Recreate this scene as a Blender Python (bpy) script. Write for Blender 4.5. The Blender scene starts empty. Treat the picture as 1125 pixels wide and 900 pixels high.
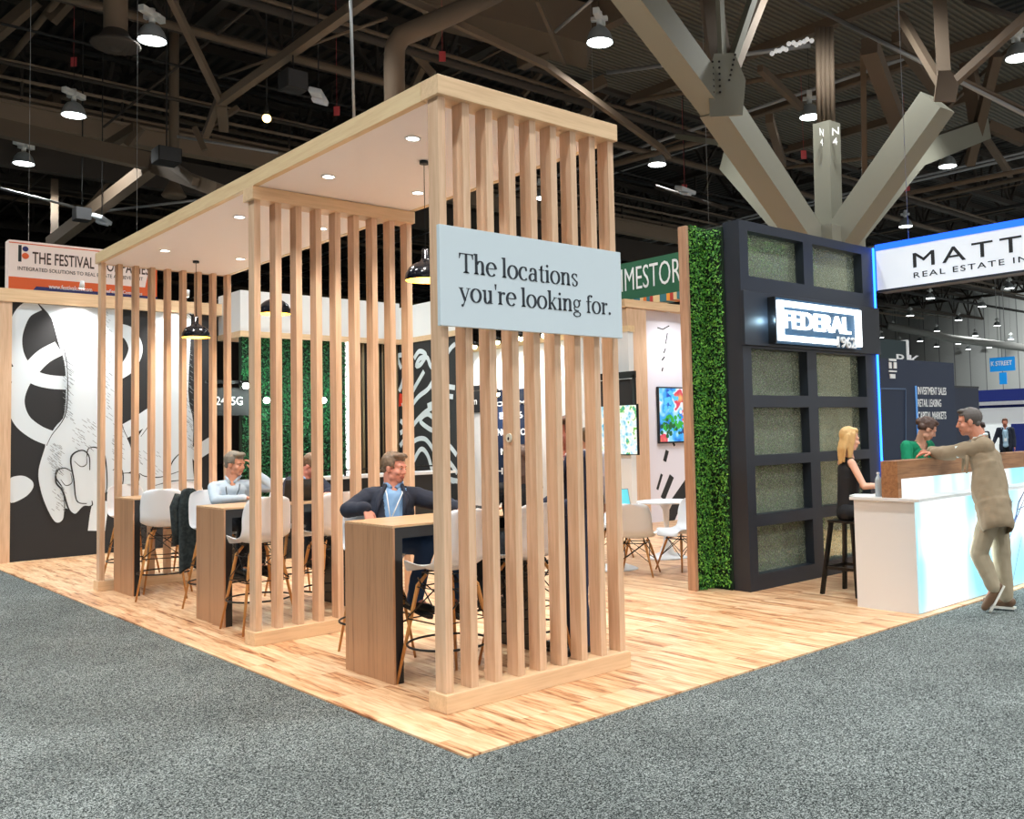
import bpy, bmesh, math, random
from mathutils import Vector, Matrix, noise
from math import pi, sin, cos, radians
random.seed(7)
SC = bpy.context.scene
COL = SC.collection
V = Vector

# ------------------------------------------------------------------ camera
CW, CH = 1125, 900
CF, CSX, CSY = 1037.263, 97.401, -32.216
CLOC = V((-3.18439, -4.77884, 1.634166))
YAW, PIT, ROL = 0.754545, 0.0563227, -0.0244029
_f = V((sin(YAW)*cos(PIT), cos(YAW)*cos(PIT), sin(PIT)))
_r0 = V((cos(YAW), -sin(YAW), 0)); _u0 = _r0.cross(_f)
_r = _r0*cos(ROL)+_u0*sin(ROL); _u = -_r0*sin(ROL)+_u0*cos(ROL)
cam = bpy.data.cameras.new('camera'); co = bpy.data.objects.new('camera', cam); COL.objects.link(co)
co.matrix_world = Matrix(((_r.x,_u.x,-_f.x,CLOC.x),(_r.y,_u.y,-_f.y,CLOC.y),(_r.z,_u.z,-_f.z,CLOC.z),(0,0,0,1)))
cam.sensor_width = 36; cam.lens = CF/CW*36; cam.shift_x = -CSX/CW; cam.shift_y = CSY/CW
cam.clip_start = .1; cam.clip_end = 400
SC.camera = co
def ray(x, y): return _f + _r*((x-CW/2-CSX)/CF) - _u*((y-CH/2-CSY)/CF)
def at(x, y, d): return CLOC + ray(x, y)*d            # surveyed point seen in direction x,y at distance d
def onY(x, y, Y): d = ray(x, y); return CLOC + d*((Y-CLOC.y)/d.y)
def onX(x, y, X): d = ray(x, y); return CLOC + d*((X-CLOC.x)/d.x)
def onZ(x, y, Z): d = ray(x, y); return CLOC + d*((Z-CLOC.z)/d.z)

SC.view_settings.view_transform = 'Standard'; SC.view_settings.look = 'None'
SC.view_settings.gamma = 1; SC.view_settings.use_curve_mapping = False
SC.view_settings.exposure = 0.18

# ------------------------------------------------------------------ materials
def srgb(r, g, b):
    f = lambda c: (c/255/12.92) if c/255 <= .04045 else ((c/255+.055)/1.055)**2.4
    return (f(r), f(g), f(b), 1)
MATS = {}
def mat(name, col, rough=.6, metal=0, emit=0, ecol=None, spec=None, coat=0, alpha=None, trans=0):
    if name in MATS: return MATS[name]
    m = bpy.data.materials.new(name); m.use_nodes = True
    b = m.node_tree.nodes['Principled BSDF']
    b.inputs['Base Color'].default_value = col; b.inputs['Roughness'].default_value = rough
    b.inputs['Metallic'].default_value = metal
    if emit:
        b.inputs['Emission Color'].default_value = ecol or col; b.inputs['Emission Strength'].default_value = emit
    if spec is not None: b.inputs['Specular IOR Level'].default_value = spec
    if coat: b.inputs['Coat Weight'].default_value = coat
    if trans: b.inputs['Transmission Weight'].default_value = trans
    MATS[name] = m; return m
def nodes(m): return m.node_tree.nodes, m.node_tree.links, m.node_tree.nodes['Principled BSDF']
def ramp(N, stops, interp='LINEAR'):
    r = N.new('ShaderNodeValToRGB'); e = r.color_ramp.elements; r.color_ramp.interpolation = interp
    while len(e) < len(stops): e.new(.5)
    for q, (p, c) in zip(e, stops): q.position = p; q.color = c
    return r
def wood(name, c1, c2, axis='Z', scale=1.0, rough=.5, stretch=14, strips=0, fine=40):
    """long-grain wood; axis = grain direction"""
    m = mat(name, c1, rough); N, L, B = nodes(m)
    tc = N.new('ShaderNodeTexCoord'); mp = N.new('ShaderNodeMapping')
    s = [stretch*scale]*3; s['XYZ'.index(axis)] = .9*scale
    mp.inputs['Scale'].default_value = s
    L.new(tc.outputs['Object'], mp.inputs[0])
    n1 = N.new('ShaderNodeTexNoise'); n1.inputs['Scale'].default_value = 1.6; n1.inputs['Detail'].default_value = 5; n1.inputs['Distortion'].default_value = .5
    n2 = N.new('ShaderNodeTexNoise'); n2.inputs['Scale'].default_value = fine/8; n2.inputs['Detail'].default_value = 3
    L.new(mp.outputs[0], n1.inputs['Vector']); L.new(mp.outputs[0], n2.inputs['Vector'])
    ad = N.new('ShaderNodeMath'); ad.operation = 'MULTIPLY_ADD'; ad.inputs[1].default_value = .45
    L.new(n2.outputs[0], ad.inputs[0]); 
    sc = N.new('ShaderNodeMath'); sc.operation = 'MULTIPLY'; sc.inputs[1].default_value = .6
    L.new(n1.outputs[0], sc.inputs[0]); L.new(sc.outputs[0], ad.inputs[2])
    last = ad.outputs[0]
    if strips:
        sx = N.new('ShaderNodeSeparateXYZ'); L.new(tc.outputs['Object'], sx.inputs[0])
        fl = N.new('ShaderNodeMath'); fl.operation = 'MULTIPLY'; fl.inputs[1].default_value = strips
        f2 = N.new('ShaderNodeMath'); f2.operation = 'FLOOR'
        sm = N.new('ShaderNodeMath'); sm.operation = 'ADD'
        L.new(sx.outputs[0], sm.inputs[0]); L.new(sx.outputs[1], sm.inputs[1])
        L.new(sm.outputs[0], fl.inputs[0]); L.new(fl.outputs[0], f2.inputs[0])
        wn = N.new('ShaderNodeTexWhiteNoise'); wn.noise_dimensions = '1D'; L.new(f2.outputs[0], wn.inputs['W'])
        mm = N.new('ShaderNodeMath'); mm.operation = 'MULTIPLY_ADD'; mm.inputs[1].default_value = .22; L.new(wn.outputs[0], mm.inputs[0])
        L.new(last, mm.inputs[2]); last = mm.outputs[0]
    r = ramp(N, [(.35, c2), (.62, c1)]); L.new(last, r.inputs[0]); L.new(r.outputs[0], B.inputs['Base Color'])
    return m

M_slat = wood('pale_birch_vertical', srgb(226,190,158), srgb(206,166,132), 'Z', 1, .4)
M_birchx = wood('pale_birch_crosswise', srgb(232,198,158), srgb(216,180,140), 'X', 1, .45)
M_birchy = wood('pale_birch_lengthwise', srgb(232,204,160), srgb(220,186,142), 'Y', 1, .45)
M_tabv = wood('oak_veneer_vertical', srgb(182,136,100), srgb(136,94,64), 'Z', 1.3, .4, stretch=34, strips=22)
M_tabt = wood('oak_veneer_top', srgb(216,178,138), srgb(188,146,106), 'X', 1.3, .35)
M_walnut = wood('brown_walnut', srgb(170,122,84), srgb(128,86,56), 'X', 1.4, .4)
M_post = wood('reddish_brown_oak', srgb(196,156,126), srgb(164,122,94), 'Z', 1, .5)
M_leg = wood('honey_maple_leg', srgb(206,148,84), srgb(176,116,60), 'Z', 1, .4)
M_black = mat('black_laminate', srgb(22,23,25), .38)
M_blackm = mat('black_metal', srgb(16,16,17), .35, .3)
M_white = mat('white_shell_plastic', srgb(238,241,246), .32)
M_lam = mat('white_laminate', srgb(228,228,228), .3)
M_wallw = mat('white_panel', srgb(232,232,232), .7)
M_ceilp = mat('white_soffit', srgb(246,240,240), .8)
M_steel = mat('brown_painted_steel', srgb(98,82,66), .8)
M_steel2 = mat('dark_painted_steel', srgb(58,50,43), .85)
M_steeld = mat('blackish_steel', srgb(30,28,27), .85)
M_duct = mat('brown_duct', srgb(104,88,72), .8)
M_conduit = mat('galvanised_conduit', srgb(150,150,150), .5, .5)
M_olive = mat('olive_beige_steel', srgb(128,126,112), .75)
M_navyframe = mat('charcoal_navy_frame', srgb(38,44,54), .45)
M_navy = mat('dark_navy_panel', srgb(22,36,62), .5)
M_ink = mat('near_black_print', srgb(34,34,36), .7)
M_ink2 = mat('dark_slate_lettering', srgb(40,48,58), .7)
M_paint = mat('chalk_white_print', srgb(214,222,228), .7)
M_orange = mat('orange_print', srgb(236,98,40), .6)
M_peach = mat('pale_peach_print', srgb(255,230,218), .6)
M_indigo = mat('indigo_print', srgb(40,40,98), .6)
M_greenp = mat('green_banner', srgb(38,96,66), .6)
M_letter = mat('white_lettering', srgb(238,238,238), .6)
M_skin = mat('skin', srgb(214,160,134), .5)
M_lip = mat('lip_skin', srgb(176,104,92), .5)
M_glassdark = mat('dark_screen', srgb(14,16,20), .15)
M_paper = mat('paper', srgb(240,240,240), .8)
M_rubber = mat('black_rubber', srgb(14,14,14), .7)

def mat_carpet():
    m = mat('grey_speckled_carpet', srgb(96,102,102), .95, spec=.1); N, L, B = nodes(m)
    tc = N.new('ShaderNodeTexCoord')
    n = N.new('ShaderNodeTexNoise'); n.inputs['Scale'].default_value = 118; n.inputs['Detail'].default_value = 4; n.inputs['Roughness'].default_value = .9
    n2 = N.new('ShaderNodeTexNoise'); n2.inputs['Scale'].default_value = 1.3; n2.inputs['Detail'].default_value = 2
    L.new(tc.outputs['Object'], n.inputs['Vector']); L.new(tc.outputs['Object'], n2.inputs['Vector'])
    r = ramp(N, [(.425, srgb(14,18,19)), (.5, srgb(62,68,68)), (.575, srgb(172,178,175))]); L.new(n.outputs[0], r.inputs[0])
    r2 = ramp(N, [(.35, (.82,.82,.82,1)), (.7, (1.08,1.08,1.08,1))]); L.new(n2.outputs[0], r2.inputs[0])
    mx = N.new('ShaderNodeMix'); mx.data_type = 'RGBA'; mx.blend_type = 'MULTIPLY'; mx.inputs[0].default_value = 1
    L.new(r.outputs[0], mx.inputs[6]); L.new(r2.outputs[0], mx.inputs[7]); L.new(mx.outputs[2], B.inputs['Base Color'])
    bp = N.new('ShaderNodeBump'); bp.inputs['Strength'].default_value = .25; bp.inputs['Distance'].default_value = .002
    L.new(n.outputs[0], bp.inputs['Height']); L.new(bp.outputs[0], B.inputs['Normal'])
    return m
M_carpet = mat_carpet()
def mat_floor():
    m = mat('maple_strip_floor', srgb(236,200,150), .38); N, L, B = nodes(m)
    tc = N.new('ShaderNodeTexCoord'); mp = N.new('ShaderNodeMapping'); mp.inputs['Rotation'].default_value = (0,0,pi/2)
    L.new(tc.outputs['Object'], mp.inputs[0])
    br = N.new('ShaderNodeTexBrick'); br.offset = .37; br.offset_frequency = 1; br.squash = 1
    br.inputs['Scale'].default_value = 1; br.inputs['Brick Width'].default_value = .62; br.inputs['Row Height'].default_value = .062
    br.inputs['Mortar Size'].default_value = .0012; br.inputs['Mortar Smooth'].default_value = .5; br.inputs['Bias'].default_value = 0
    br.inputs['Color1'].default_value = (0,0,0,1); br.inputs['Color2'].default_value = (1,1,1,1); br.inputs['Mortar'].default_value = (.2,.2,.2,1)
    L.new(mp.outputs[0], br.inputs['Vector'])
    g = N.new('ShaderNodeMapping'); g.inputs['Scale'].default_value = (16, 1.6, 1); L.new(tc.outputs['Object'], g.inputs[0])
    n = N.new('ShaderNodeTexNoise'); n.inputs['Scale'].default_value = 2.2; n.inputs['Detail'].default_value = 5; n.inputs['Distortion'].default_value = .7
    L.new(g.outputs[0], n.inputs['Vector'])
    ad = N.new('ShaderNodeMath'); ad.operation = 'MULTIPLY_ADD'; ad.inputs[1].default_value = .32
    L.new(br.outputs[0], ad.inputs[0]); L.new(n.outputs[0], ad.inputs[2])
    r = ramp(N, [(.36, srgb(136,80,48)), (.47, srgb(190,130,88)), (.57, srgb(216,166,122)), (.74, srgb(230,188,146)), (.9, srgb(240,208,170))])
    L.new(ad.outputs[0], r.inputs[0]); L.new(r.outputs[0], B.inputs['Base Color'])
    return m
M_floor = mat_floor()
def mat_noise(name, c1, c2, sc, rough=.8, det=3, lo=.4, hi=.6, bump=0):
    m = mat(name, c1, rough); N, L, B = nodes(m); tc = N.new('ShaderNodeTexCoord')
    n = N.new('ShaderNodeTexNoise'); n.inputs['Scale'].default_value = sc; n.inputs['Detail'].default_value = det
    L.new(tc.outputs['Object'], n.inputs['Vector']); r = ramp(N, [(lo, c1), (hi, c2)]); L.new(n.outputs[0], r.inputs[0]); L.new(r.outputs[0], B.inputs['Base Color'])
    if bump:
        bp = N.new('ShaderNodeBump'); bp.inputs['Strength'].default_value = bump; bp.inputs['Distance'].default_value = .01
        L.new(n.outputs[0], bp.inputs['Height']); L.new(bp.outputs[0], B.inputs['Normal'])
    return m
M_leafa = mat('boxwood_leaf_bright', srgb(120,186,66), .5)
M_leafb = mat('boxwood_leaf_mid', srgb(70,142,48), .55)
M_leafc = mat('boxwood_leaf_deep', srgb(28,84,34), .6)
M_hedgeback = mat('dark_green_backing', srgb(14,40,20), .9)

# ------------------------------------------------------------------ mesh helpers
class MB:
    def __init__(s): s.b = bmesh.new(); s.mi = 0
    def _tag(s, r):
        for f in r: f.material_index = s.mi
    def quad(s, pts):
        f = s.b.faces.new([s.b.verts.new(p) for p in pts]); f.material_index = s.mi; return f
    def box(s, a, b, M=None, bev=0):
        x0,y0,z0 = a; x1,y1,z1 = b
        if x0>x1: x0,x1=x1,x0
        if y0>y1: y0,y1=y1,y0
        if z0>z1: z0,z1=z1,z0
        t = bmesh.new()
        v = [t.verts.new(p) for p in ((x0,y0,z0),(x1,y0,z0),(x1,y1,z0),(x0,y1,z0),(x0,y0,z1),(x1,y0,z1),(x1,y1,z1),(x0,y1,z1))]
        for q in ((3,2,1,0),(4,5,6,7),(0,1,5,4),(1,2,6,5),(2,3,7,6),(3,0,4,7)): t.faces.new([v[i] for i in q])
        if bev: bmesh.ops.bevel(t, geom=t.edges[:], offset=bev, segments=2, affect='EDGES', profile=.5)
        s.join(t, M); return s
    def join(s, t, M=None, smooth=False):
        if M is not None: bmesh.ops.transform(t, matrix=M, verts=t.verts)
        mp = {}
        for v in t.verts: mp[v] = s.b.verts.new(v.co)
        for f in t.faces:
            try:
                nf = s.b.faces.new([mp[v] for v in f.verts]); nf.material_index = s.mi; nf.smooth = smooth or f.smooth
            except ValueError: pass
        t.free()
    def bar(s, p, q, w, h=None, up=(0,0,1)):
        """rectangular bar from p to q, w across, h along up"""
        p, q = V(p), V(q); h = h or w; d = (q-p).normalized(); u = V(up)
        if abs(d.dot(u)) > .98: u = V((0,1,0))
        x = d.cross(u).normalized(); u = x.cross(d)
        c = [s.b.verts.new(e + x*a*w/2 + u*b*h/2) for e in (p,q) for a,b in ((-1,-1),(1,-1),(1,1),(-1,1))]
        for k in ((3,2,1,0),(4,5,6,7),(0,1,5,4),(1,2,6,5),(2,3,7,6),(3,0,4,7)):
            s.b.faces.new([c[i] for i in k]).material_index = s.mi
        return s
    def cyl(s, p, q, r0, r1=None, n=12, caps=True):
        p, q = V(p), V(q); r1 = r0 if r1 is None else r1; d = (q-p).normalized()
        a = d.orthogonal().normalized(); b = d.cross(a)
        R = [[s.b.verts.new(e + (a*cos(2*pi*i/n)+b*sin(2*pi*i/n))*r) for i in range(n)] for e, r in ((p,r0),(q,r1))]
        for i in range(n):
            f = s.b.faces.new((R[0][i],R[0][(i+1)%n],R[1][(i+1)%n],R[1][i])); f.smooth = True; f.material_index = s.mi
        if caps:
            s.b.faces.new(R[0][::-1]).material_index = s.mi; s.b.faces.new(R[1]).material_index = s.mi
        return s
    def tube(s, pts, r, n=8, closed=False, caps=True):
        pts = [V(p) for p in pts]; k = len(pts); rr = r if isinstance(r, (list,tuple)) else [r]*k
        rings = []; prev = None
        for i, p in enumerate(pts):
            if closed: t = (pts[(i+1)%k]-pts[i-1]).normalized()
            else: t = (pts[min(i+1,k-1)]-pts[max(i-1,0)]).normalized()
            if prev is None: a = t.orthogonal().normalized()
            else:
                a = prev - t*prev.dot(t); a = a.normalized() if a.length > 1e-6 else t.orthogonal().normalized()
            prev = a; b = t.cross(a)
            rings.append([s.b.verts.new(p+(a*cos(2*pi*j/n)+b*sin(2*pi*j/n))*rr[i]) for j in range(n)])
        for i in range(k if closed else k-1):
            A, B_ = rings[i], rings[(i+1)%k]
            for j in range(n):
                f = s.b.faces.new((A[j],A[(j+1)%n],B_[(j+1)%n],B_[j])); f.smooth = True; f.material_index = s.mi
        if caps and not closed:
            s.b.faces.new(rings[0][::-1]).material_index = s.mi; s.b.faces.new(rings[-1]).material_index = s.mi
        return s
    def lathe(s, prof, c=(0,0,0), n=28, smooth=True):
        rings = []
        for r, z in prof:
            rings.append([s.b.verts.new((c[0]+max(r,1e-5)*cos(2*pi*j/n), c[1]+max(r,1e-5)*sin(2*pi*j/n), c[2]+z)) for j in range(n)])
        for i in range(len(rings)-1):
            for j in range(n):
                f = s.b.faces.new((rings[i][j],rings[i][(j+1)%n],rings[i+1][(j+1)%n],rings[i+1][j])); f.smooth = smooth; f.material_index = s.mi
        return s
    def ell(s, c, r, R=None, seg=16, rings=10):
        t = bmesh.new(); bmesh.ops.create_uvsphere(t, u_segments=seg, v_segments=rings, radius=1)
        if not isinstance(r, (tuple,list)): r = (r,r,r)
        M = Matrix.Translation(V(c)) @ (R.to_4x4() if R else Matrix.Identity(4)) @ Matrix.Diagonal((*r,1))
        for f in t.faces: f.smooth = True
        s.join(t, M); return s
    def cap(s, p, q, r0, r1=None, n=14):
        r1 = r0 if r1 is None else r1
        s.cyl(p, q, r0, r1, n); s.ell(p, r0, seg=n, rings=8); s.ell(q, r1, seg=n, rings=8); return s
    def prism(s, pts, o, ex, ey, ez, d):
        """polygon pts (2D) placed at o with axes ex,ey, extruded along ez by d"""
        o, ex, ey, ez = V(o), V(ex), V(ey), V(ez)
        A = [s.b.verts.new(o+ex*x+ey*y) for x,y in pts]; B_ = [s.b.verts.new(o+ex*x+ey*y+ez*d) for x,y in pts]
        n = len(pts)
        fs = [s.b.faces.new(A[::-1]), s.b.faces.new(B_)] + [s.b.faces.new((A[i],A[(i+1)%n],B_[(i+1)%n],B_[i])) for i in range(n)]
        for f in fs: f.material_index = s.mi
        return s
    def build(s, name, m, parent=None, fix=True, tri=False):
        if fix: bmesh.ops.recalc_face_normals(s.b, faces=s.b.faces[:])
        if tri: bmesh.ops.triangulate(s.b, faces=s.b.faces[:])
        me = bpy.data.meshes.new(name); s.b.to_mesh(me); s.b.free()
        for x in (m if isinstance(m, (list,tuple)) else [m]): me.materials.append(x)
        o = bpy.data.objects.new(name, me); COL.objects.link(o)
        setp(o, parent)
        return o
def setp(o, parent):
    if parent:
        o.parent = parent
        if parent.type == 'EMPTY': o.matrix_parent_inverse = parent.matrix_basis.inverted()
    return o
def tag(o, label=None, cat=None, group=None, kind=None):
    if label: o['label'] = label
    if cat: o['category'] = cat
    if group: o['group'] = group
    if kind: o['kind'] = kind
    return o
def struct(o): o['kind'] = 'structure'; return o
def empty(name, loc=(0,0,0), rz=0, label=None, cat=None, group=None):
    o = bpy.data.objects.new(name, None); COL.objects.link(o); o.location = loc; o.rotation_euler = (0,0,rz); o.empty_display_size = .1
    return tag(o, label, cat, group)
def children(o): return [c for c in bpy.data.objects if c.parent == o]
def copy_tree(o, parent=None, CH=None):
    c = o.copy(); COL.objects.link(c); c.parent = parent
    for k in children(o): copy_tree(k, c)
    return c
def bake(o):
    """apply the modifiers of o into its mesh"""
    dg = bpy.context.evaluated_depsgraph_get(); dg.update()
    me = bpy.data.meshes.new_from_object(o.evaluated_get(dg)); old = o.data; o.modifiers.clear(); o.data = me
    if old.users == 0: bpy.data.meshes.remove(old)
    return o
def text(body, name, m, parent, o, ex, ey, width=None, height=None, depth=.004, bold=0, space=1.0, shear=0):
    """lettering whose lower-left corner is o, running along ex, upright ey, fitted to width x height (metres)"""
    cu = bpy.data.curves.new('lettering', 'FONT'); cu.body = body; cu.size = 1; cu.extrude = .5; cu.offset = bold; cu.space_character = space; cu.shear = shear
    cu.resolution_u = 3
    t = bpy.data.objects.new('lettering', cu); COL.objects.link(t)
    dg = bpy.context.evaluated_depsgraph_get(); dg.update()
    me = bpy.data.meshes.new_from_object(t.evaluated_get(dg)); bpy.data.objects.remove(t)
    xs = [v.co.x for v in me.vertices]; ys = [v.co.y for v in me.vertices]
    x0, x1, y0, y1 = min(xs), max(xs), min(ys), max(ys)
    ex, ey = V(ex).normalized(), V(ey).normalized(); ez = ex.cross(ey)
    sx = width/(x1-x0) if width else None; sy = height/(y1-y0) if height else None
    sx = sx or sy; sy = sy or sx
    o = V(o)
    for v in me.vertices:
        v.co = o + ex*((v.co.x-x0)*sx) + ey*((v.co.y-y0)*sy) + ez*((v.co.z+.5)*depth)
    me.name = name; me.materials.clear(); me.materials.append(m)
    # one object per word: split at the wide gaps along the line
    idx = {}; par = list(range(len(me.vertices)))
    pj = [(v.co-o).dot(ex) for v in me.vertices]; hgt_ = max((v.co-o).dot(ey) for v in me.vertices)
    sp_ = sorted((min(pj[i] for i in p.vertices), max(pj[i] for i in p.vertices)) for p in me.polygons)
    cuts, reach = [], sp_[0][1]
    for a_, b_ in sp_:
        if a_ > reach + .26*hgt_*(sx/sy): cuts.append((reach+a_)/2)
        reach = max(reach, b_)
    if not cuts:
        ob = bpy.data.objects.new(name, me); COL.objects.link(ob); return setp(ob, parent)
    first = None
    for k_ in range(len(cuts)+1):
        lo = cuts[k_-1] if k_ else -1e9; hi = cuts[k_] if k_ < len(cuts) else 1e9
        bm_ = bmesh.new(); bm_.from_mesh(me)
        bmesh.ops.delete(bm_, geom=[v for v in bm_.verts if not lo < (v.co-o).dot(ex) < hi], context='VERTS')
        m2 = bpy.data.meshes.new(name); bm_.to_mesh(m2); bm_.free(); m2.materials.append(m)
        ob = bpy.data.objects.new(name, m2); COL.objects.link(ob); setp(ob, parent); first = first or ob
    bpy.data.meshes.remove(me)
    return first
DLK=1.6; HBK=1.8; WK=1.0
# ================================================================== THE SETTING
X, Y, Z = V((1,0,0)), V((0,1,0)), V((0,0,1))
m = MB(); m.box((-45,-35,-.06),(130,70,-.012)); struct(m.build('floor', M_carpet))
m = MB(); m.box((-.334,-.683,-.02),(14.5,11.05,0)); struct(m.build('floor', M_floor))
# ceiling deck, corrugated
def deck_mat():
    m = mat('corrugated_brown_deck', srgb(96,86,74), .85); N, L, B = nodes(m)
    tc = N.new('ShaderNodeTexCoord'); w = N.new('ShaderNodeTexWave'); w.bands_direction = 'X'; w.inputs['Scale'].default_value = .8; w.wave_profile = 'SIN'
    L.new(tc.outputs['Object'], w.inputs['Vector'])
    bp = N.new('ShaderNodeBump'); bp.inputs['Strength'].default_value = 1; bp.inputs['Distance'].default_value = .05
    L.new(w.outputs[1], bp.inputs['Height']); L.new(bp.outputs[0], B.inputs['Normal'])
    r = ramp(N, [(.2, srgb(34,30,27)), (.7, srgb(64,57,49))]); L.new(w.outputs[1], r.inputs[0]); L.new(r.outputs[0], B.inputs['Base Color'])
    return m
m = MB(); m.box((-45,-35,15),(130,70,15.2)); struct(m.build('ceiling', deck_mat()))
M_hall = mat('dark_brown_hall_wall', srgb(64,56,50), .9)
m = MB(); m.box((-45,69,-.05),(130,69.4,15.2)); struct(m.build('wall_back', M_hall))
m = MB(); m.box((-45,-35,-.05),(-44.6,70,15.2)); struct(m.build('wall_left', M_hall))
def panel_mat():
    m = mat('pale_hall_wall_panels', srgb(206,208,204), .7); N, L, B = nodes(m)
    tc = N.new('ShaderNodeTexCoord'); br = N.new('ShaderNodeTexBrick'); mp = N.new('ShaderNodeMapping'); mp.inputs['Rotation'].default_value = (pi/2,0,pi/2)
    sx = N.new('ShaderNodeSeparateXYZ'); cb = N.new('ShaderNodeCombineXYZ'); L.new(tc.outputs['Object'], sx.inputs[0]); L.new(sx.outputs[1], cb.inputs[0]); L.new(sx.outputs[2], cb.inputs[1])
    br.offset = 0; br.inputs['Scale'].default_value = 1; br.inputs['Brick Width'].default_value = 1.6; br.inputs['Row Height'].default_value = 30; br.inputs['Mortar Size'].default_value = .05
    br.inputs['Color1'].default_value = srgb(214,216,212); br.inputs['Color2'].default_value = srgb(196,198,196); br.inputs['Mortar'].default_value = srgb(140,142,142)
    L.new(cb.outputs[0], br.inputs['Vector']); L.new(br.outputs[0], B.inputs['Base Color']); return m
m = MB(); m.box((88,-35,-.05),(88.4,70,15.2)); struct(m.build('wall_right', panel_mat()))

# ================================================================== PERGOLA BOOTH FRAME
PW, PD, PH, FB = 1.534, 7.12, 3.86, .123
perg = empty('slatted_pergola', (PW/2, PD/2, 0), 0, 'tall pale birch slatted pergola with a flat lit roof over three bar tables', 'pergola')
m = MB(); m.box((0,0,PH-FB),(PW,.19,PH), bev=.004); m.build('fascia', M_birchx, perg)
m = MB(); m.box((0,PD-.05,PH-FB),(PW,PD,PH)); m.build('fascia', M_birchx, perg)
m = MB(); m.box((0,.193,PH-FB),(.05,PD-.053,PH), bev=.003); m.build('fascia', M_birchy, perg)
m = MB(); m.box((PW-.05,.193,PH-FB),(PW,PD-.053,PH), bev=.003); m.build('fascia', M_birchy, perg)
m = MB(); m.box((.05,.19,PH-FB+.004),(PW-.05,PD-.05,PH-.01)); m.build('ceiling_panel', M_ceilp, perg, )
walls = [(0.0,.193,PH-FB,0.0),(2.714,2.907,3.737,.1),(6.93,7.12,3.737,0.0)]
for (y0,y1,zt,bh) in walls:
    m = MB(); m.box((0,y0,0),(PW,y1,.108), bev=.004); m.build('sill', M_birchx, perg)
    if bh:
        m = MB(); m.box((-.004,y0,3.628),(PW+.004,y1,3.737-.001), bev=.003); m.build('beam', M_birchx, perg); zt = 3.63
    for i in range(9):
        x = .022 + i*(PW-.022-.012-.055)/8
        m = MB(); m.box((x,y0+.036,.107),(x+.055,y0+.150,zt+.002), bev=.003); m.build('slat', M_slat, perg)
        if y0 == 0 and i < 8:
            pass
M_down = mat('lit_downlight_lens', (1,1,1,1), emit=14, ecol=(1,.96,.9,1))
M_trimw = mat('white_trim_ring', srgb(235,235,235), .5)
DL = [(.36,.86),(1.19,.86),(.36,2.11),(1.19,2.11),(.36,3.87),(1.19,3.87),(.36,5.87),(1.19,5.87)]
for x, y in DL:
    m = MB(); m.lathe([(.045,0),(.06,0),(.06,-.006),(.043,-.006),(.045,0)], (x,y,3.74), 20); r = m.build('downlight', M_trimw, perg)
    m = MB(); m.cyl((x,y,3.7375),(x,y,3.7365),.043,n=16); m.build('lens', M_down, r)
def lamp(kind, loc, energy, col=(1,1,1), size=.1, spot=None, blend=.5, target=None, name=None):
    l = bpy.data.lights.new(name or 'lamp_light', kind); l.energy = energy; l.color = col
    if kind == 'SPOT': l.spot_size = radians(spot or 90); l.spot_blend = blend; l.shadow_soft_size = size
    elif kind == 'POINT': l.shadow_soft_size = size
    elif kind == 'AREA': l.size = size; l.shape = 'DISK'
    o = bpy.data.objects.new(name or 'lamp_light', l); COL.objects.link(o); o.location = loc
    if target is not None: o.rotation_euler = (V(target)-V(loc)).to_track_quat('-Z','Y').to_euler()
    return o
for x, y in DL: lamp('SPOT', (x,y,3.72), 42*DLK, (1,.93,.84), .04, 110, .6, name='downlight_glow')

# sign on the front slats
sg = empty('sign_board', (.74,-.03,2.3), 0, 'pale blue-white sign board with dark serif lettering fixed across the front slats', 'sign')
m = MB(); m.box((-.027,-.034,2.303),(1.5,-.004,2.918), bev=.002); m.build('board', mat('pale_blue_board', srgb(206,220,228), .35), sg)
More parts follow.
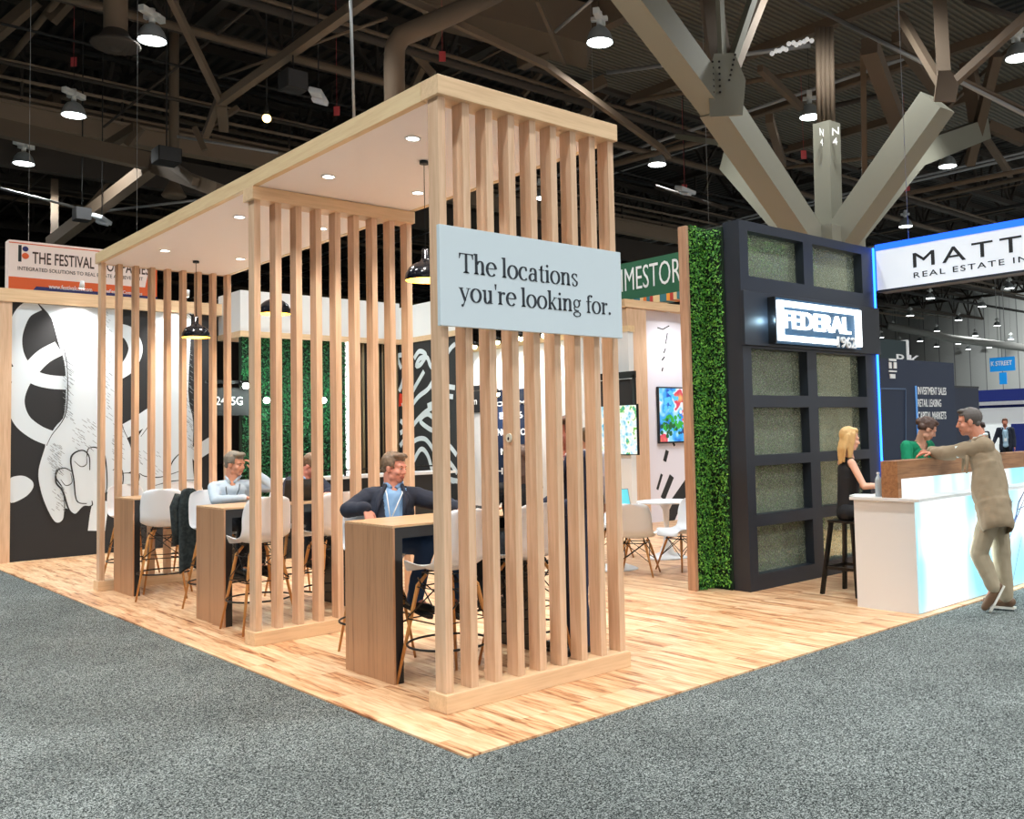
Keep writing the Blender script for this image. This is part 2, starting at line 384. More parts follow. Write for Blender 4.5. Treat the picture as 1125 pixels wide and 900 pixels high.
# ---- serif lettering built stroke by stroke
def serif_text(lines, parent):
    """each glyph on a unit em (x-height .5, cap .72); thick verticals, thin horizontals, small serifs"""
    TH, TN = .112, .034
    def arc(cx, cy, rx, ry, a0, a1, n=22): return [(cx+rx*cos(radians(a0+(a1-a0)*i/n)), cy+ry*sin(radians(a0+(a1-a0)*i/n))) for i in range(n+1)]
    def stroke(P, th=TH, tn=TN):
        out = []; L_, R_ = [], []
        for i, p in enumerate(P):
            a = P[max(i-1,0)]; b = P[min(i+1,len(P)-1)]; dx, dy = b[0]-a[0], b[1]-a[1]; l = math.hypot(dx,dy) or 1; dx/=l; dy/=l
            w = (tn+(th-tn)*abs(dy)**1.4)/2
            L_.append((p[0]-dy*w, p[1]+dx*w)); R_.append((p[0]+dy*w, p[1]-dx*w))
        for i in range(len(P)-1): out.append([R_[i],R_[i+1],L_[i+1],L_[i]])
        return out
    def rect(x0,y0,x1,y1): return [[(x0,y0),(x1,y0),(x1,y1),(x0,y1)]]
    def ser(x, y, w=.1, up=1):       # bracketed foot serif centred on x
        return [[(x-w,y),(x+w,y),(x+w,y+up*.022),(x+TH*.55,y+up*.06),(x-TH*.55,y+up*.06),(x-w,y+up*.022)]]
    def flag(x, y): return [[(x-TH/2,y-.07),(x-TH/2,y),(x-TH/2-.065,y-.015),(x-TH/2-.065,y-.032)]]
    def ball(x,y,r): return [[(x+r*cos(2*pi*i/14), y+r*sin(2*pi*i/14)) for i in range(14)]]
    def stem(x, y0, y1, foot=True, fl=True):
        o = rect(x-TH/2,y0,x+TH/2,y1)
        if foot: o += ser(x,y0)
        if fl: o += flag(x,y1)
        return o
    G = {}
    G['T'] = (rect(.29,0,.39,.72)+ser(.34,0,.13)+rect(.03,.685,.65,.72)+[[(.03,.72),(.03,.52),(.055,.52),(.1,.685),(.1,.72)],[(.65,.72),(.65,.52),(.625,.52),(.58,.685),(.58,.72)]], .66)
    G['h'] = (stem(.13,0,.76)+stroke([(.17,.38),(.2,.44)]+arc(.31,.36,.11,.135,120,0,14)+[(.42,.3),(.42,0)])+ser(.42,0), .55)
    G['n'] = (stem(.13,0,.5)+stroke([(.17,.38),(.2,.44)]+arc(.31,.36,.11,.135,120,0,14)+[(.42,.3),(.42,0)])+ser(.42,0), .55)
    G['e'] = (stroke(arc(.27,.25,.2,.25,5,180,24)+arc(.27,.25,.2,.25,180,318,18))+rect(.1,.26,.46,.29), .5)
    G['l'] = (stem(.13,0,.76), .26)
    G['o'] = (stroke(arc(.27,.25,.205,.25,90,450,40)), .54)
    G['c'] = (stroke(arc(.27,.25,.205,.25,52,312,32))+ball(.385,.4,.048), .48)
    G['a'] = (stroke(arc(.24,.36,.13,.13,150,0,16)+[(.37,.3),(.37,.08)]+arc(.43,.08,.06,.075,180,290,8))+ball(.125,.39,.045)+stroke(arc(.24,.14,.16,.14,60,180,12)+arc(.2,.12,.12,.115,180,330,14)), .5)
    G['t'] = (rect(.12,.08,.212,.6)+stroke(arc(.25,.09,.085,.09,180,310,12))+rect(.03,.455,.31,.487)+[[(.12,.6),(.212,.66),(.212,.48),(.12,.48)]], .34)
    G['i'] = (stem(.13,0,.5)+ball(.125,.66,.056), .26)
    G['s'] = (stroke(arc(.21,.375,.125,.12,35,200,16)+[(.12,.33),(.2,.27),(.28,.2)]+arc(.21,.13,.125,.125,30,-150,16),th=.085,tn=.03)+rect(.318,.37,.342,.49)+rect(.085,.02,.108,.15), .4)
    G['y'] = (stroke([(.09,.49),(.28,.02)],th=.1,tn=.06)+stroke([(.44,.49),(.27,.02),(.2,-.14)],th=.034,tn=.03)+ball(.155,-.16,.05)+rect(-.0,.478,.2,.5)+rect(.34,.478,.52,.5)+stroke([(.2,-.14),(.16,-.19)],th=.03,tn=.03), .5)
    G['u'] = (rect(.095,.14,.187,.5)+flag(.14,.5)+stroke([(.14,.2),(.145,.13)]+arc(.24,.13,.095,.13,190,300,10)+[(.36,.09)])+stem(.4,0,.5,False,True)+rect(.4,0,.5,.022), .54)
    G["'"] = ([[(.06,.76),(.15,.76),(.12,.54),(.09,.54)]], .19)
    G['r'] = (stem(.13,0,.5)+stroke([(.17,.36),(.21,.43),(.27,.475)],th=.05,tn=.03)+ball(.315,.44,.052), .39)
    G['k'] = (stem(.13,0,.76)+stroke([(.16,.2),(.4,.48)],th=.035,tn=.03)+stroke([(.23,.28),(.43,.01)],th=.1,tn=.06)+rect(.32,.478,.5,.5)+rect(.33,0,.53,.022), .53)
    G['g'] = (stroke(arc(.23,.34,.145,.155,90,450,30),th=.075)+stroke(arc(.24,-.1,.18,.095,90,450,32),th=.06,tn=.035)+stroke([(.13,.22),(.09,.14),(.14,.06),(.33,.03)],th=.05,tn=.06)+ball(.42,.47,.04)+stroke([(.33,.44),(.42,.49)],th=.03), .5)
    G['f'] = (rect(.095,0,.187,.6)+ser(.14,0)+stroke(arc(.25,.6,.11,.13,180,60,14))+ball(.315,.7,.05)+rect(.02,.455,.3,.487), .32)
    G['.'] = (ball(.1,.055,.06), .22)
    G[' '] = ([], .24)
    for body, x0, z0, width in lines:
        tot = sum(G[c][1] for c in body); k = width/tot; x = x0
        mb = MB()
        for c in body:
            if c == ' ': mb.build('lettering', M_ink2, parent); mb = MB()
            for poly in G[c][0]:
                area = sum(poly[i][0]*poly[(i+1)%len(poly)][1]-poly[(i+1)%len(poly)][0]*poly[i][1] for i in range(len(poly)))
                if area < 0: poly = poly[::-1]
                mb.prism([(x+px*k, z0+py*k) for px,py in poly], (0,-.034,0), X, Z, -Y, .0025)
            x += G[c][1]*k
        mb.build('lettering', M_ink2, parent)
        globals().setdefault('_k', []).append(k)
serif_text([('The locations', .108, 2.637, .98), ("you're looking for.", .108, 2.462, 1.29)], sg)
b = MB(); b.cyl((.565,.078,1.62),(.552,.078,1.62),.028,n=20); kb = b.build('round_badge', mat('ivory_badge', srgb(236,232,214), .4))
tag(kb, 'small round ivory badge stuck on a front slat below the sign board', 'badge')
b = MB(); b.ell((.552,.078,1.615),(.004,.009,.012)); b.build('emblem', M_ink, kb)

# ================================================================== BAR TABLES
def bar_table(y, label):
    x0, x1, w, h = .141, 1.45, .657, 1.05
    t = empty('bar_table', ((x0+x1)/2, y+w/2, 0), 0, label, 'table', 'waterfall bar tables under the pergola')
    m = MB(); m.box((x0,y,0),(x0+.016,y+w,h-.016)); m.build('side_panel', M_tabv, t)
    m = MB(); m.box((x1-.016,y,0),(x1,y+w,h-.016)); m.build('side_panel', M_tabv, t)
    m = MB(); m.box((x0,y,h-.0155),(x1,y+w,h),bev=.002); m.build('tabletop', M_tabt, t)
    m = MB()
    m.box((x0+.0165,y+.001,0),(x0+.075,y+w-.001,h-.017)); m.box((x1-.075,y+.001,0),(x1-.0165,y+w-.001,h-.017)); m.box((x0+.075,y+.001,h-.09),(x1-.075,y+w-.001,h-.017))
    m.build('core_frame', M_black, t)
    return t
bar_table(.827, 'wood and black waterfall bar table nearest the camera, beside the reclining man')
bar_table(3.698, 'wood and black waterfall bar table in the middle, where the man on the phone sits')
bar_table(6.20, 'wood and black waterfall bar table farthest back, in front of the hand mural')

# ================================================================== STOOLS AND CHAIRS
def shell(seat_z, parent, name='shell_seat', k=1.0, m=None):
    prof = [(.235,-.035,.17),(.215,-.005,.205),(.15,-.002,.228),(.05,-.015,.235),(-.06,-.022,.232),(-.14,.0,.225),(-.19,.06,.22),(-.215,.15,.222),(-.235,.25,.215),(-.255,.34,.19),(-.262,.375,.15),(-.265,.39,.09)]
    P = []
    for i in range(len(prof)-1):
        a, b = prof[i], prof[i+1]
        for q in (0,.5): P.append([a[j]+(b[j]-a[j])*q for j in range(3)])
    P.append(prof[-1])
    mb = MB(); n = 12; R = []
    for i, (py, pz, w) in enumerate(P):
        t = i/(len(P)-1); row = []
        for j in range(n+1):
            u = -1+2*j/n; lift = (.055 if .1 < t < .62 else .055*(t/.1 if t < .1 else max(0,1-(t-.62)/.3)))*abs(u)**2.6
            fw = .055*abs(u)**2.2*min(1,max(0,(t-.45)/.2)) 
            row.append(mb.b.verts.new((u*w*k, (py+fw)*k, seat_z+(pz+lift)*k)))
        R.append(row)
    for i in range(len(R)-1):
        for j in range(n): mb.b.faces.new((R[i][j],R[i][j+1],R[i+1][j+1],R[i+1][j])).smooth = True
    o = mb.build(name, m or M_white, parent); md = o.modifiers.new('t','SOLIDIFY'); md.thickness = .008; md.offset = 0
    md = o.modifiers.new('s','SUBSURF'); md.levels = 1; md.render_levels = 1; bake(o); return o
def make_stool(sz=.77):
    t = empty('bar_stool'); shell(sz, t)
    top, bot = .125, .245
    for sx in (-1,1):
        for sy in (-1,1):
            m = MB(); m.tube([(sx*top*.8,sy*top*.8,sz-.05),(sx*(top+.015),sy*(top+.015),sz-.12),(sx*bot,sy*bot,0)], [.011,.015,.0095], 10); m.build('leg', M_leg, t)
    m = MB()
    for sx, sy in ((1,1),(1,-1),(-1,-1),(-1,1)):
        nx, ny = (-sy, sx)
        m.cyl((sx*.14,sy*.14,sz-.07),(nx*.19,ny*.19,sz-.33),.0045,n=6); m.cyl((nx*.14,ny*.14,sz-.07),(sx*.19,sy*.19,sz-.33),.0045,n=6)
        m.cyl((sx*.15,sy*.15,sz-.13),(nx*.15,ny*.15,sz-.13),.005,n=6)
        m.cyl((sx*.19,sy*.19,sz-.34),(nx*.19,ny*.19,sz-.34),.005,n=6)
        m.cyl((sx*.12,sy*.12,sz-.035),(nx*.12,ny*.12,sz-.035),.006,n=6)
        m.cyl((sx*.1,sy*.1,sz-.012),(sx*.12,sy*.12,sz-.06),.008,n=6)
    m.build('wire_brace', M_blackm, t)
    m = MB(); m.tube([(.272*cos(a),.272*sin(a),.27) for a in [2*pi*i/28 for i in range(28)]], .008, 8, closed=True)
    for sx in (-1,1):
        for sy in (-1,1): m.cyl((sx*.192,sy*.192,.27),(sx*.206,sy*.206,.27),.009,n=8)
    m.build('foot_ring', M_blackm, t)
    return t
def place(proto, first, loc, rz, label, cat, group, name=None):
    o = proto if first else copy_tree(proto)
    o.location = (*loc, 0) if len(loc) == 2 else loc; o.rotation_euler = (0,0,rz); tag(o, label, cat, group); return o
st0 = make_stool(); G1 = 'white shell bar stools at the bar tables'
ST = [(.42,.60,.04,'empty white shell bar stool in front of the nearest table, left of its pair'),
 (1.08,.60,-.05,'white shell bar stool at the nearest table, under the woman in black'),
 (.52,1.72,pi-.35,'white shell bar stool under the reclining man in the navy jacket'),
 (.34,3.42,.0,'empty white shell stool in front of the middle table, leftmost of its pair'),
 (1.02,3.42,.05,'empty white shell stool in front of the middle table, rightmost of its pair'),
 (.50,4.76,pi+.08,'white shell stool with a dark jacket on its back, under the man phoning'),
 (1.32,4.78,pi-.1,'white shell bar stool under the man in the dark suit bent over his papers'),
 (.38,5.92,-.45,'white shell bar stool in front of the farthest bar table, facing the mural'),
 (.48,7.35,pi+.1,'white shell bar stool behind the farthest bar table, leftmost of its pair'),
 (1.14,7.35,pi-.1,'white shell bar stool behind the farthest bar table, rightmost of its pair')]
for i, (x,y,rz,lb) in enumerate(ST): place(st0, i==0, (x,y), rz, lb, 'stool', G1)

def make_chair(arm=False):
    sz = .44; t = empty('shell_chair'); shell(sz, t)
    for sx in (-1,1):
        for sy in (-1,1):
            m = MB(); m.tube([(sx*.1,sy*.1,sz-.05),(sx*.13,sy*.12,sz-.1),(sx*.225,sy*.215,0)], [.011,.015,.0095], 10); m.build('leg', M_leg, t)
    m = MB()
    for sx, sy in ((1,1),(1,-1),(-1,-1),(-1,1)):
        nx, ny = (-sy, sx)
        m.cyl((sx*.125,sy*.12,sz-.06),(nx*.18,ny*.175,sz-.28),.0045,n=6); m.cyl((nx*.125,ny*.12,sz-.06),(sx*.18,sy*.175,sz-.28),.0045,n=6)
        m.cyl((sx*.13,sy*.13,sz-.07),(nx*.13,ny*.13,sz-.07),.006,n=6); m.cyl((sx*.1,sy*.1,sz-.012),(sx*.12,sy*.12,sz-.07),.008,n=6)
    m.build('wire_brace', M_blackm, t)
    return t
ch0 = make_chair(); G2 = 'white shell chairs at the round tables'
CHS = [(4.62,2.98,-1.0,'white shell chair with its back to us, nearest the slatted pergola'),
 (5.25,2.86,1.5,'white shell chair side-on beside the wooden hedge post'),
 (5.55,4.35,2.6,'white shell chair behind the round tables, farthest right'),
 (4.9,4.45,-2.6,'white shell chair behind the laptop on the round table')]
for i, (x,y,rz,lb) in enumerate(CHS): place(ch0, i==0, (x,y), rz, lb, 'chair', G2)
def make_tulip():
    t = empty('tulip_table')
    m = MB(); m.lathe([(0,.735),(.375,.735),(.385,.728),(.375,.715),(.1,.705),(0,.705)], n=40); m.build('tabletop', M_white, t)
    m = MB(); m.lathe([(0,.706),(.09,.705),(.045,.62),(.032,.4),(.045,.2),(.1,.07),(.24,.018),(.27,.004),(.265,0),(0,0)], n=36); m.build('pedestal', M_white, t)
    return t
tu = make_tulip()
place(tu, True, (4.78,3.5), 0, 'round white pedestal table nearest the pergola, with a laptop on it', 'table', 'round white pedestal tables')
place(tu, False, (5.9,3.7), 0, 'round white pedestal table partly hidden by the wooden hedge post', 'table', 'round white pedestal tables')

# laptops
def laptop(loc, rz, label, screen, body=None, ang=110):
    t = empty('laptop', loc, 0, label, 'laptop'); body = body or M_black
    R = Matrix.Translation(loc) @ Matrix.Rotation(rz,4,'Z')
    m = MB(); m.box((-.16,-.11,0),(.16,.11,.014), R, bev=.003); k = m.build('keyboard_base', body, t)
    m = MB()
    for i in range(5):
        for j in range(12): m.box((-.145+j*.0242,-.03+i*.0235,.0142),(-.125+j*.0242,-.012+i*.0235,.0165), R)
    m.build('keys', M_rubber, k)
    H = R @ Matrix.Translation((0,.11,.012)) @ Matrix.Rotation(radians(90-ang+90),4,'X')   # lid hinged at the far edge
    H = R @ Matrix.Translation((0,.11,.012)) @ Matrix.Rotation(-radians(ang-90),4,'X')
    m = MB(); m.box((-.16,0,0),(.16,.008,.215), H, bev=.002); l = m.build('lid', body, t)
    m = MB(); m.box((-.15,-.001,.01),(.15,.0,.205), H); m.build('screen', screen, l)
    return t
M_cyan = mat('lit_cyan_screen', srgb(96,190,200), emit=.9, ecol=srgb(96,190,200))
laptop((1.0,4.07,1.05), pi-.15, 'dark open laptop on the middle bar table by the man on the phone', M_glassdark)
laptop((4.84,3.42,.735), -.35, 'open laptop with a cyan screen on the round white table', M_cyan, mat('silver_laptop', srgb(150,160,165), .4))
m = MB(); m.box((-.15,-.11,0),(.15,.11,.014), Matrix.Translation((.62,6.55,1.05)) @ Matrix.Rotation(.3,4,'Z'), bev=.004)
tag(m.build('tablet', M_black), 'flat black tablet lying on the farthest bar table', 'tablet')
m = MB(); m.box((-.13,-.09,0),(.13,.09,.012), Matrix.Translation((.98,6.62,1.05)) @ Matrix.Rotation(-.2,4,'Z'), bev=.004)
tag(m.build('notebook', mat('charcoal_cover', srgb(46,46,50), .6)), 'thin charcoal notebook lying beside the black tablet on the farthest bar table', 'notebook')
m = MB(); m.box((-.11,-.15,0),(.11,.15,.006), Matrix.Translation((1.26,4.05,1.05)) @ Matrix.Rotation(.3,4,'Z'))
tag(m.build('paper_sheets', M_paper), 'white paper sheets the dark-suited man is bent over', 'paper')
m = MB(); m.box((-.15,-.1,0),(.15,.1,.01), Matrix.Translation((1.02,1.08,1.05)) @ Matrix.Rotation(.4,4,'Z'))
tag(m.build('brochure', M_paper), 'white brochure on the nearest bar table near the black-clothed woman', 'paper')

# dark jacket hung over a stool back
def hung_jacket():
    cx, cy = .36, 5.055
    mb = MB(); cols = 18; rows = 20; R = []
    for i in range(rows+1):
        t = i/rows; row = []
        for j in range(cols+1):
            a = 2*pi*j/cols
            wx = (.10+.05*min(1,t*4)) * (1+.05*sin(3*a+5*t)); wy = .035+.03*t+.012*sin(5*a+2)
            z = 1.165-.02*cos(a*2)-t*.80
            row.append(mb.b.verts.new((cx-.03+wx*.8*cos(a)+.03*t, cy+.01+wy*sin(a)*(1+.25*sin(4*a)), z+.03*sin(a*2)*t)))
        R.append(row)
    for i in range(rows):
        for j in range(cols): mb.b.faces.new((R[i][j],R[i][(j+1)%cols],R[i+1][(j+1)%cols],R[i+1][j])).smooth = True
    mb.b.faces.new(R[0][:cols][::-1])
    o = mb.build('hanging_jacket', mat_noise('charcoal_wool', srgb(30,38,40), srgb(46,56,58), 30, .9))
    s = MB(); s.tube([(cx-.11,cy+.06,1.12),(cx-.14,cy+.09,1.0),(cx-.13,cy+.085,.8),(cx-.12,cy+.08,.62)], [.045,.052,.048,.04], 12); s.build('sleeve', MATS['charcoal_wool'], o)
    tag(o, 'dark charcoal jacket draped over the back of the stool behind the middle table', 'jacket')
hung_jacket()

# ================================================================== PENDANT LAMPS
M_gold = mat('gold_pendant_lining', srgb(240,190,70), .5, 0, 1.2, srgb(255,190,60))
def pendant(x, y, zb, label):
    t = empty('pendant_lamp', (x,y,zb), 0, label, 'lamp', 'black dome pendant lamps under the pergola roof')
    m = MB(); m.cyl((x,y,zb+.24),(x,y,3.737),.003,n=6); m.cyl((x,y,3.715),(x,y,3.737),.035,n=16); m.build('cord', M_black, t)
    m = MB(); m.lathe([(.152,0),(.155,.01),(.148,.05),(.125,.095),(.09,.125),(.045,.145),(.03,.165),(.027,.235),(.018,.245),(0,.247)], (x,y,zb), 36); m.build('lamp_shade', mat('glossy_black_enamel', srgb(16,18,24), .15), t)
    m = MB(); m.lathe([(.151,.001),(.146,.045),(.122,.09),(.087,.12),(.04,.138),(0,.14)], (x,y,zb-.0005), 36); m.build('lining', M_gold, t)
    m = MB(); m.ell((x,y,zb+.06),.03); m.build('bulb', mat('warm_bulb', (1,.8,.45,1), emit=12, ecol=(1,.75,.4,1)), t)
    lamp('POINT', (x,y,zb+.015), 7*DLK, (1,.72,.38), .04, name='pendant_glow')
pendant(.84,6.28,2.85,'black dome pendant lamp with gold inside, over the farthest bar table')
pendant(.80,4.10,2.88,'black dome pendant lamp with gold inside, over the middle bar table')
pendant(.72,1.28,2.82,'black dome pendant lamp with gold inside, over the nearest bar table')
# ================================================================== MURAL WALL (left, behind)
MY = 10.95
mw = empty('mural_wall', (1.4,MY+.05,0), 0, 'tall black wall with a white line-drawn pair of hands, in a pale wood frame at the left', 'mural')
m = MB(); m.box((-.10,MY,0),(2.84,MY+.12,3.75)); m.build('panel', M_ink, mw)
m = MB(); m.box((-.26,MY-.04,0),(-.075,MY+.12,3.75)); m.build('frame_post', M_slat, mw)
m = MB(); m.box((-.26,MY-.06,3.745),(2.98,MY+.12,3.935)); m.build('frame_beam', M_birchx, mw)
def mp(x, y):            # point of the wall from the survey of the artwork
    p = onY(x/3, 320+y/3, MY); return (min(max(p.x,-.07),2.83), min(max(p.z,.02),3.74))
def art(polys, name, mt, off, parent=mw, plane='Y', c=MY):
    mb = MB()
    flat_ = []
    for j, P in enumerate(polys):
        if isinstance(P[0][0], (tuple,list)): flat_ += [(q, (j+1)*.00035) for q in P]
        else: flat_.append((P, j*.00035))
    for P, of_ in flat_:
        a = sum(P[i][0]*P[(i+1)%len(P)][1]-P[(i+1)%len(P)][0]*P[i][1] for i in range(len(P)))
        if a < 0: P = P[::-1]
        if plane == 'Y': mb.prism(P, (0,c-off-of_,0), X, Z, -Y, .0002)
        else: mb.prism([(-q[0],q[1]) for q in P], (c-off-of_,0,0), -Y, Z, -X, .0002)
    return mb.build(name, mt, parent, tri=True)
def smooth(P, closed=False, k=6):
    out = []; n = len(P)
    for i in range(n if closed else n-1):
        p0 = P[(i-1)%n] if closed or i else P[0]; p1 = P[i]; p2 = P[(i+1)%n]; p3 = P[(i+2)%n] if closed or i+2 < n else P[-1]
        for j in range(k):
            t = j/k; out.append(tuple(.5*(2*p1[a]+(p2[a]-p0[a])*t+(2*p0[a]-5*p1[a]+4*p2[a]-p3[a])*t*t+(3*p1[a]-p0[a]-3*p2[a]+p3[a])*t**3) for a in (0,1)))
    if not closed: out.append(P[-1])
    return out
def ribbon(P, w, sm=True, taper=None):
    """polyline -> list of quads"""
    if sm: P = smooth(P)
    L_, R_ = [], []
    for i, p in enumerate(P):
        a = P[max(i-1,0)]; b = P[min(i+1,len(P)-1)]; dx, dy = b[0]-a[0], b[1]-a[1]; l = math.hypot(dx,dy) or 1
        ww = w/2*(1 if not taper else (1-taper*abs(2*i/(len(P)-1)-1)))
        L_.append((p[0]-dy/l*ww, p[1]+dx/l*ww)); R_.append((p[0]+dy/l*ww, p[1]-dx/l*ww))
    return [[R_[i],R_[i+1],L_[i+1],L_[i]] for i in range(len(P)-1)]
W = lambda P: [mp(*p) for p in P]
loops = []
for P, w in (([(125,24),(78,70),(50,135),(50,195),(72,245),(110,282),(160,298),(225,303)],.2),([(195,188),(145,215),(102,258),(68,305),(52,365),(72,425),(120,465),(175,488)],.22),([(22,250),(60,290)],.18),
             ([(385,128),(425,140),(447,190),(425,245),(380,275)],.21),([(395,470),(440,445),(500,405)],.22),([(630,545),(700,500)],.22),([(318,790),(325,735),(335,690)],.24)):
    loops.append(ribbon(W(P), w))
loops.append(W(smooth([(25,625),(70,608),(105,625),(108,650),(80,680),(30,695)], True)))
art(loops, 'looping_line', M_paint, .001)
hand1 = smooth([(140,24),(170,90),(192,170),(215,255),(213,400),(180,450),(148,510),(125,590),(130,650),(150,712),(180,762),(208,752),(216,715),(245,735),(275,708),(302,708),(325,688),(355,660),(400,668),(430,640),(440,560),(425,500),(396,440),(380,330),(378,200),(384,24)], True, 4)
hand2 = smooth([(505,24),(505,200),(500,330),(492,410),(455,480),(425,530),(400,600),(430,668),(520,670),(600,655),(640,660),(634,560),(636,430),(620,330),(622,24)], True, 4)
art([W(hand1), W(hand2)], 'hand_drawing', M_paint, .0045)
lines = []
def ln(P, w=.022): lines.extend(ribbon(W(P), w, True, .5))
ln([(148,510),(125,590),(130,650),(150,712),(180,762),(208,752),(212,700)]); ln([(212,700),(205,650),(183,615),(190,590),(212,583),(235,595)])
ln([(212,583),(185,590),(183,630),(205,660),(225,720),(250,735),(275,712)],.026); ln([(275,712),(300,706),(300,690)],.02)
ln([(283,700),(250,690),(240,620),(230,560),(240,535),(270,525),(290,545),(292,590)],.026); ln([(283,545),(287,520),(310,515),(335,530),(345,570),(348,640),(340,680)],.024)
ln([(240,560),(262,578),(280,570),(280,545)],.014); ln([(195,620),(212,640),(232,630),(228,600)],.014)
ln([(200,170),(216,255),(212,400),(165,475),(148,510)],.014); ln([(384,150),(380,300),(396,440),(425,500)],.014)
ln([(365,590),(385,580),(398,600),(395,640),(370,655)],.02); ln([(398,600),(425,600),(445,615),(450,650)],.02); ln([(415,600),(430,595),(450,605),(447,630)],.026)
ln([(500,330),(495,410),(480,445),(455,480)],.014); ln([(540,620),(560,560),(600,520)],.02); ln([(530,622),(545,610),(552,585)],.04); ln([(590,600),(602,610),(598,625),(588,628)],.03); ln([(450,600),(470,610),(520,612),(590,590)],.018)
ln([(500,640),(560,625),(640,622)],.016)
random.seed(3)
hat = []
for (x0,y0,x1,y1,n) in ((205,200,232,420,70),(330,45,362,420,60),(150,500,200,600,60),(590,300,628,520,60),(230,420,300,520,40),(360,430,392,560,40),(160,640,200,720,22),(600,60,618,300,30),(430,520,520,600,24)):
    for i in range(n):
        x = random.uniform(x0,x1); y = y0+(y1-y0)*(i+random.random())/n; d = random.uniform(6,14)
        hat += ribbon(W([(x,y),(x+d,y+d*.8)]), .007, False)
art(lines, 'ink_outline', M_ink, .0062); art(hat, 'ink_hatching', mat('grey_hatching', srgb(140,146,150), .8), .0058)
def clip_lamp(p, target, label, energy, col=(1,.97,.92), spot=95):
    p = V(p); t = empty('clip_spotlight', p, 0, label, 'lamp', None); d = (V(target)-p).normalized()
    m = MB(); m.cyl(p-d*.05,p+d*.06,.028,.04,n=16,caps=True); m.build('lamp_head', mat('white_metal', srgb(225,225,225), .4), t)
    m = MB(); m.cyl(p+d*.0605,p+d*.064,.036,n=16); m.build('lens', M_down, t)
    m = MB(); m.tube([p-d*.04, p-d*.04+V((0,.06,-.02)), p-d*.02+V((0,.16,-.06))], .008); m.build('arm', MATS['white_metal'], t)
    lamp('SPOT', p+d*.08, energy, col, .04, spot, .8, target, 'spotlight_beam')
clip_lamp((.74,MY-.42,4.02),(.75,MY,2.6),'small white spotlight on the mural beam at the left, shining down the forearm', 90*DLK)
clip_lamp((2.25,MY-.42,4.02),(2.2,MY,2.6),'small white spotlight on the mural beam at its right end', 90*DLK)

# hanging banner behind the mural
BY = 12.6
bn = empty('hanging_banner', (1.4,BY,4.9), 0, 'peach, orange and indigo hanging banner above the mural wall', 'banner')
pA = onY(9.8,263,BY); pB = onY(9.8,318.5,BY); z1, z0, xa = pA.z, pB.z-.15, pA.x; xb = onY(172.5,300,BY).x
m = MB(); m.box((xa,BY,z0),(xb,BY+.25,z1)); m.build('fabric', M_peach, bn)
hh = z1-z0; oz = onY(9.8,303.5,BY).z
art([[(xa,z0),(xb,z0),(xb,z1-.22),(xb-.14,z1-.3),(xb-.2,oz-.0),(xa,oz)]], 'orange_wave', M_orange, .002, bn, 'Y', BY)
art([[(onY(36,310,BY).x+.05,oz-.13),(xb,oz-.13-.02),(xb,z0),(onY(36,310,BY).x,z0),(onY(36,310,BY).x,oz-.2)]], 'indigo_band', M_indigo, .004, bn, 'Y', BY)
art([[(xa,z1-.035),(xb,z1-.035),(xb,z1-.05),(xa,z1-.05)]], 'top_rule', M_orange, .002, bn, 'Y', BY)
def tY(body, px, name, mt, parent, Y0, x1px=None, bold=0, hpx=None, space=1, off=.006, width=None):
    """lettering on a wall facing us; px = lower left corner, x1px = right end"""
    p = onY(*px, Y0); w = width or (onY(x1px, px[1], Y0).x-p.x); h = (onY(px[0],px[1]-hpx,Y0).z-p.z) if hpx else None
    return text(body, name, mt, parent, (p.x,Y0-off+.004,p.z), X, Z, w, h, .004, bold, space)
tY('THE FESTIVAL', (35.5,289.5), 'lettering', mat('dark_brown_print', srgb(74,48,34), .7), bn, BY, 103.5, .01, 13, 1)
tY('COMPANIES', (110,297.5), 'lettering', MATS['dark_brown_print'], bn, BY, 164, .01, 12, 1)
tY('INTEGRATED SOLUTIONS TO REAL ESTATE ACHIEVEMENT', (19.5,296.5), 'lettering', MATS['dark_brown_print'], bn, BY, 157, .0, 4)
tY('www.festivalcos.com', (53.5,317.2), 'lettering', M_letter, bn, BY, 101, .005, 5, 1, .012)
tY('TheFestivalCompanies', (112,322.5), 'lettering', M_letter, bn, BY, 156, .005, 5, 1, .012)
m = MB(); q = onY(20,287.3,BY)
m.box((q.x,BY-.004,q.z),(q.x+.045,BY,q.z+.27)); m.build('emblem_bar', M_ink, bn)
m = MB(); m.cyl((q.x+.1,BY-.004,q.z+.215),(q.x+.1,BY,q.z+.215),.043,n=20); m.build('emblem_dot', M_indigo, bn)
m = MB(); m.cyl((q.x+.1,BY-.004,q.z+.1),(q.x+.1,BY,q.z+.1),.05,n=20); m.build('emblem_dot', M_orange, bn)
for x in (xa+.3, xb-.3):
    m = MB(); m.cyl((x,BY+.12,z1),(x,BY+.12,15),.004,n=6); m.build('hanging_wire', M_conduit, bn)

# ================================================================== GREEN WALL BACKDROP, HEADER BOX
HY = 10.2
def leaves(mb, n, gen, s=.03):
    for i in range(n):
        p, nrm = gen(); nrm = (nrm+V((random.uniform(-.8,.8),random.uniform(-.8,.8),random.uniform(-.2,.9)))).normalized()
        a = nrm.orthogonal().normalized(); a = Matrix.Rotation(random.uniform(0,6.28),3,nrm) @ a; b = nrm.cross(a); k = s*random.uniform(.6,1.2)
        mb.mi = random.choice((0,0,1,1,1,2)); p = V(p)
        mb.quad([p-a*k*.5, p+b*k*.3+nrm*k*.1, p+a*k*.5, p-b*k*.3+nrm*k*.1])
    mb.mi = 0
bk = empty('green_wall', (3.9,HY,0), 0, 'artificial boxwood backdrop wall under a white header, behind the men at the middle table', 'hedge')
m = MB(); m.box((2.98,HY,0),(4.80,HY+.1,3.33)); m.build('backing', M_hedgeback, bk)
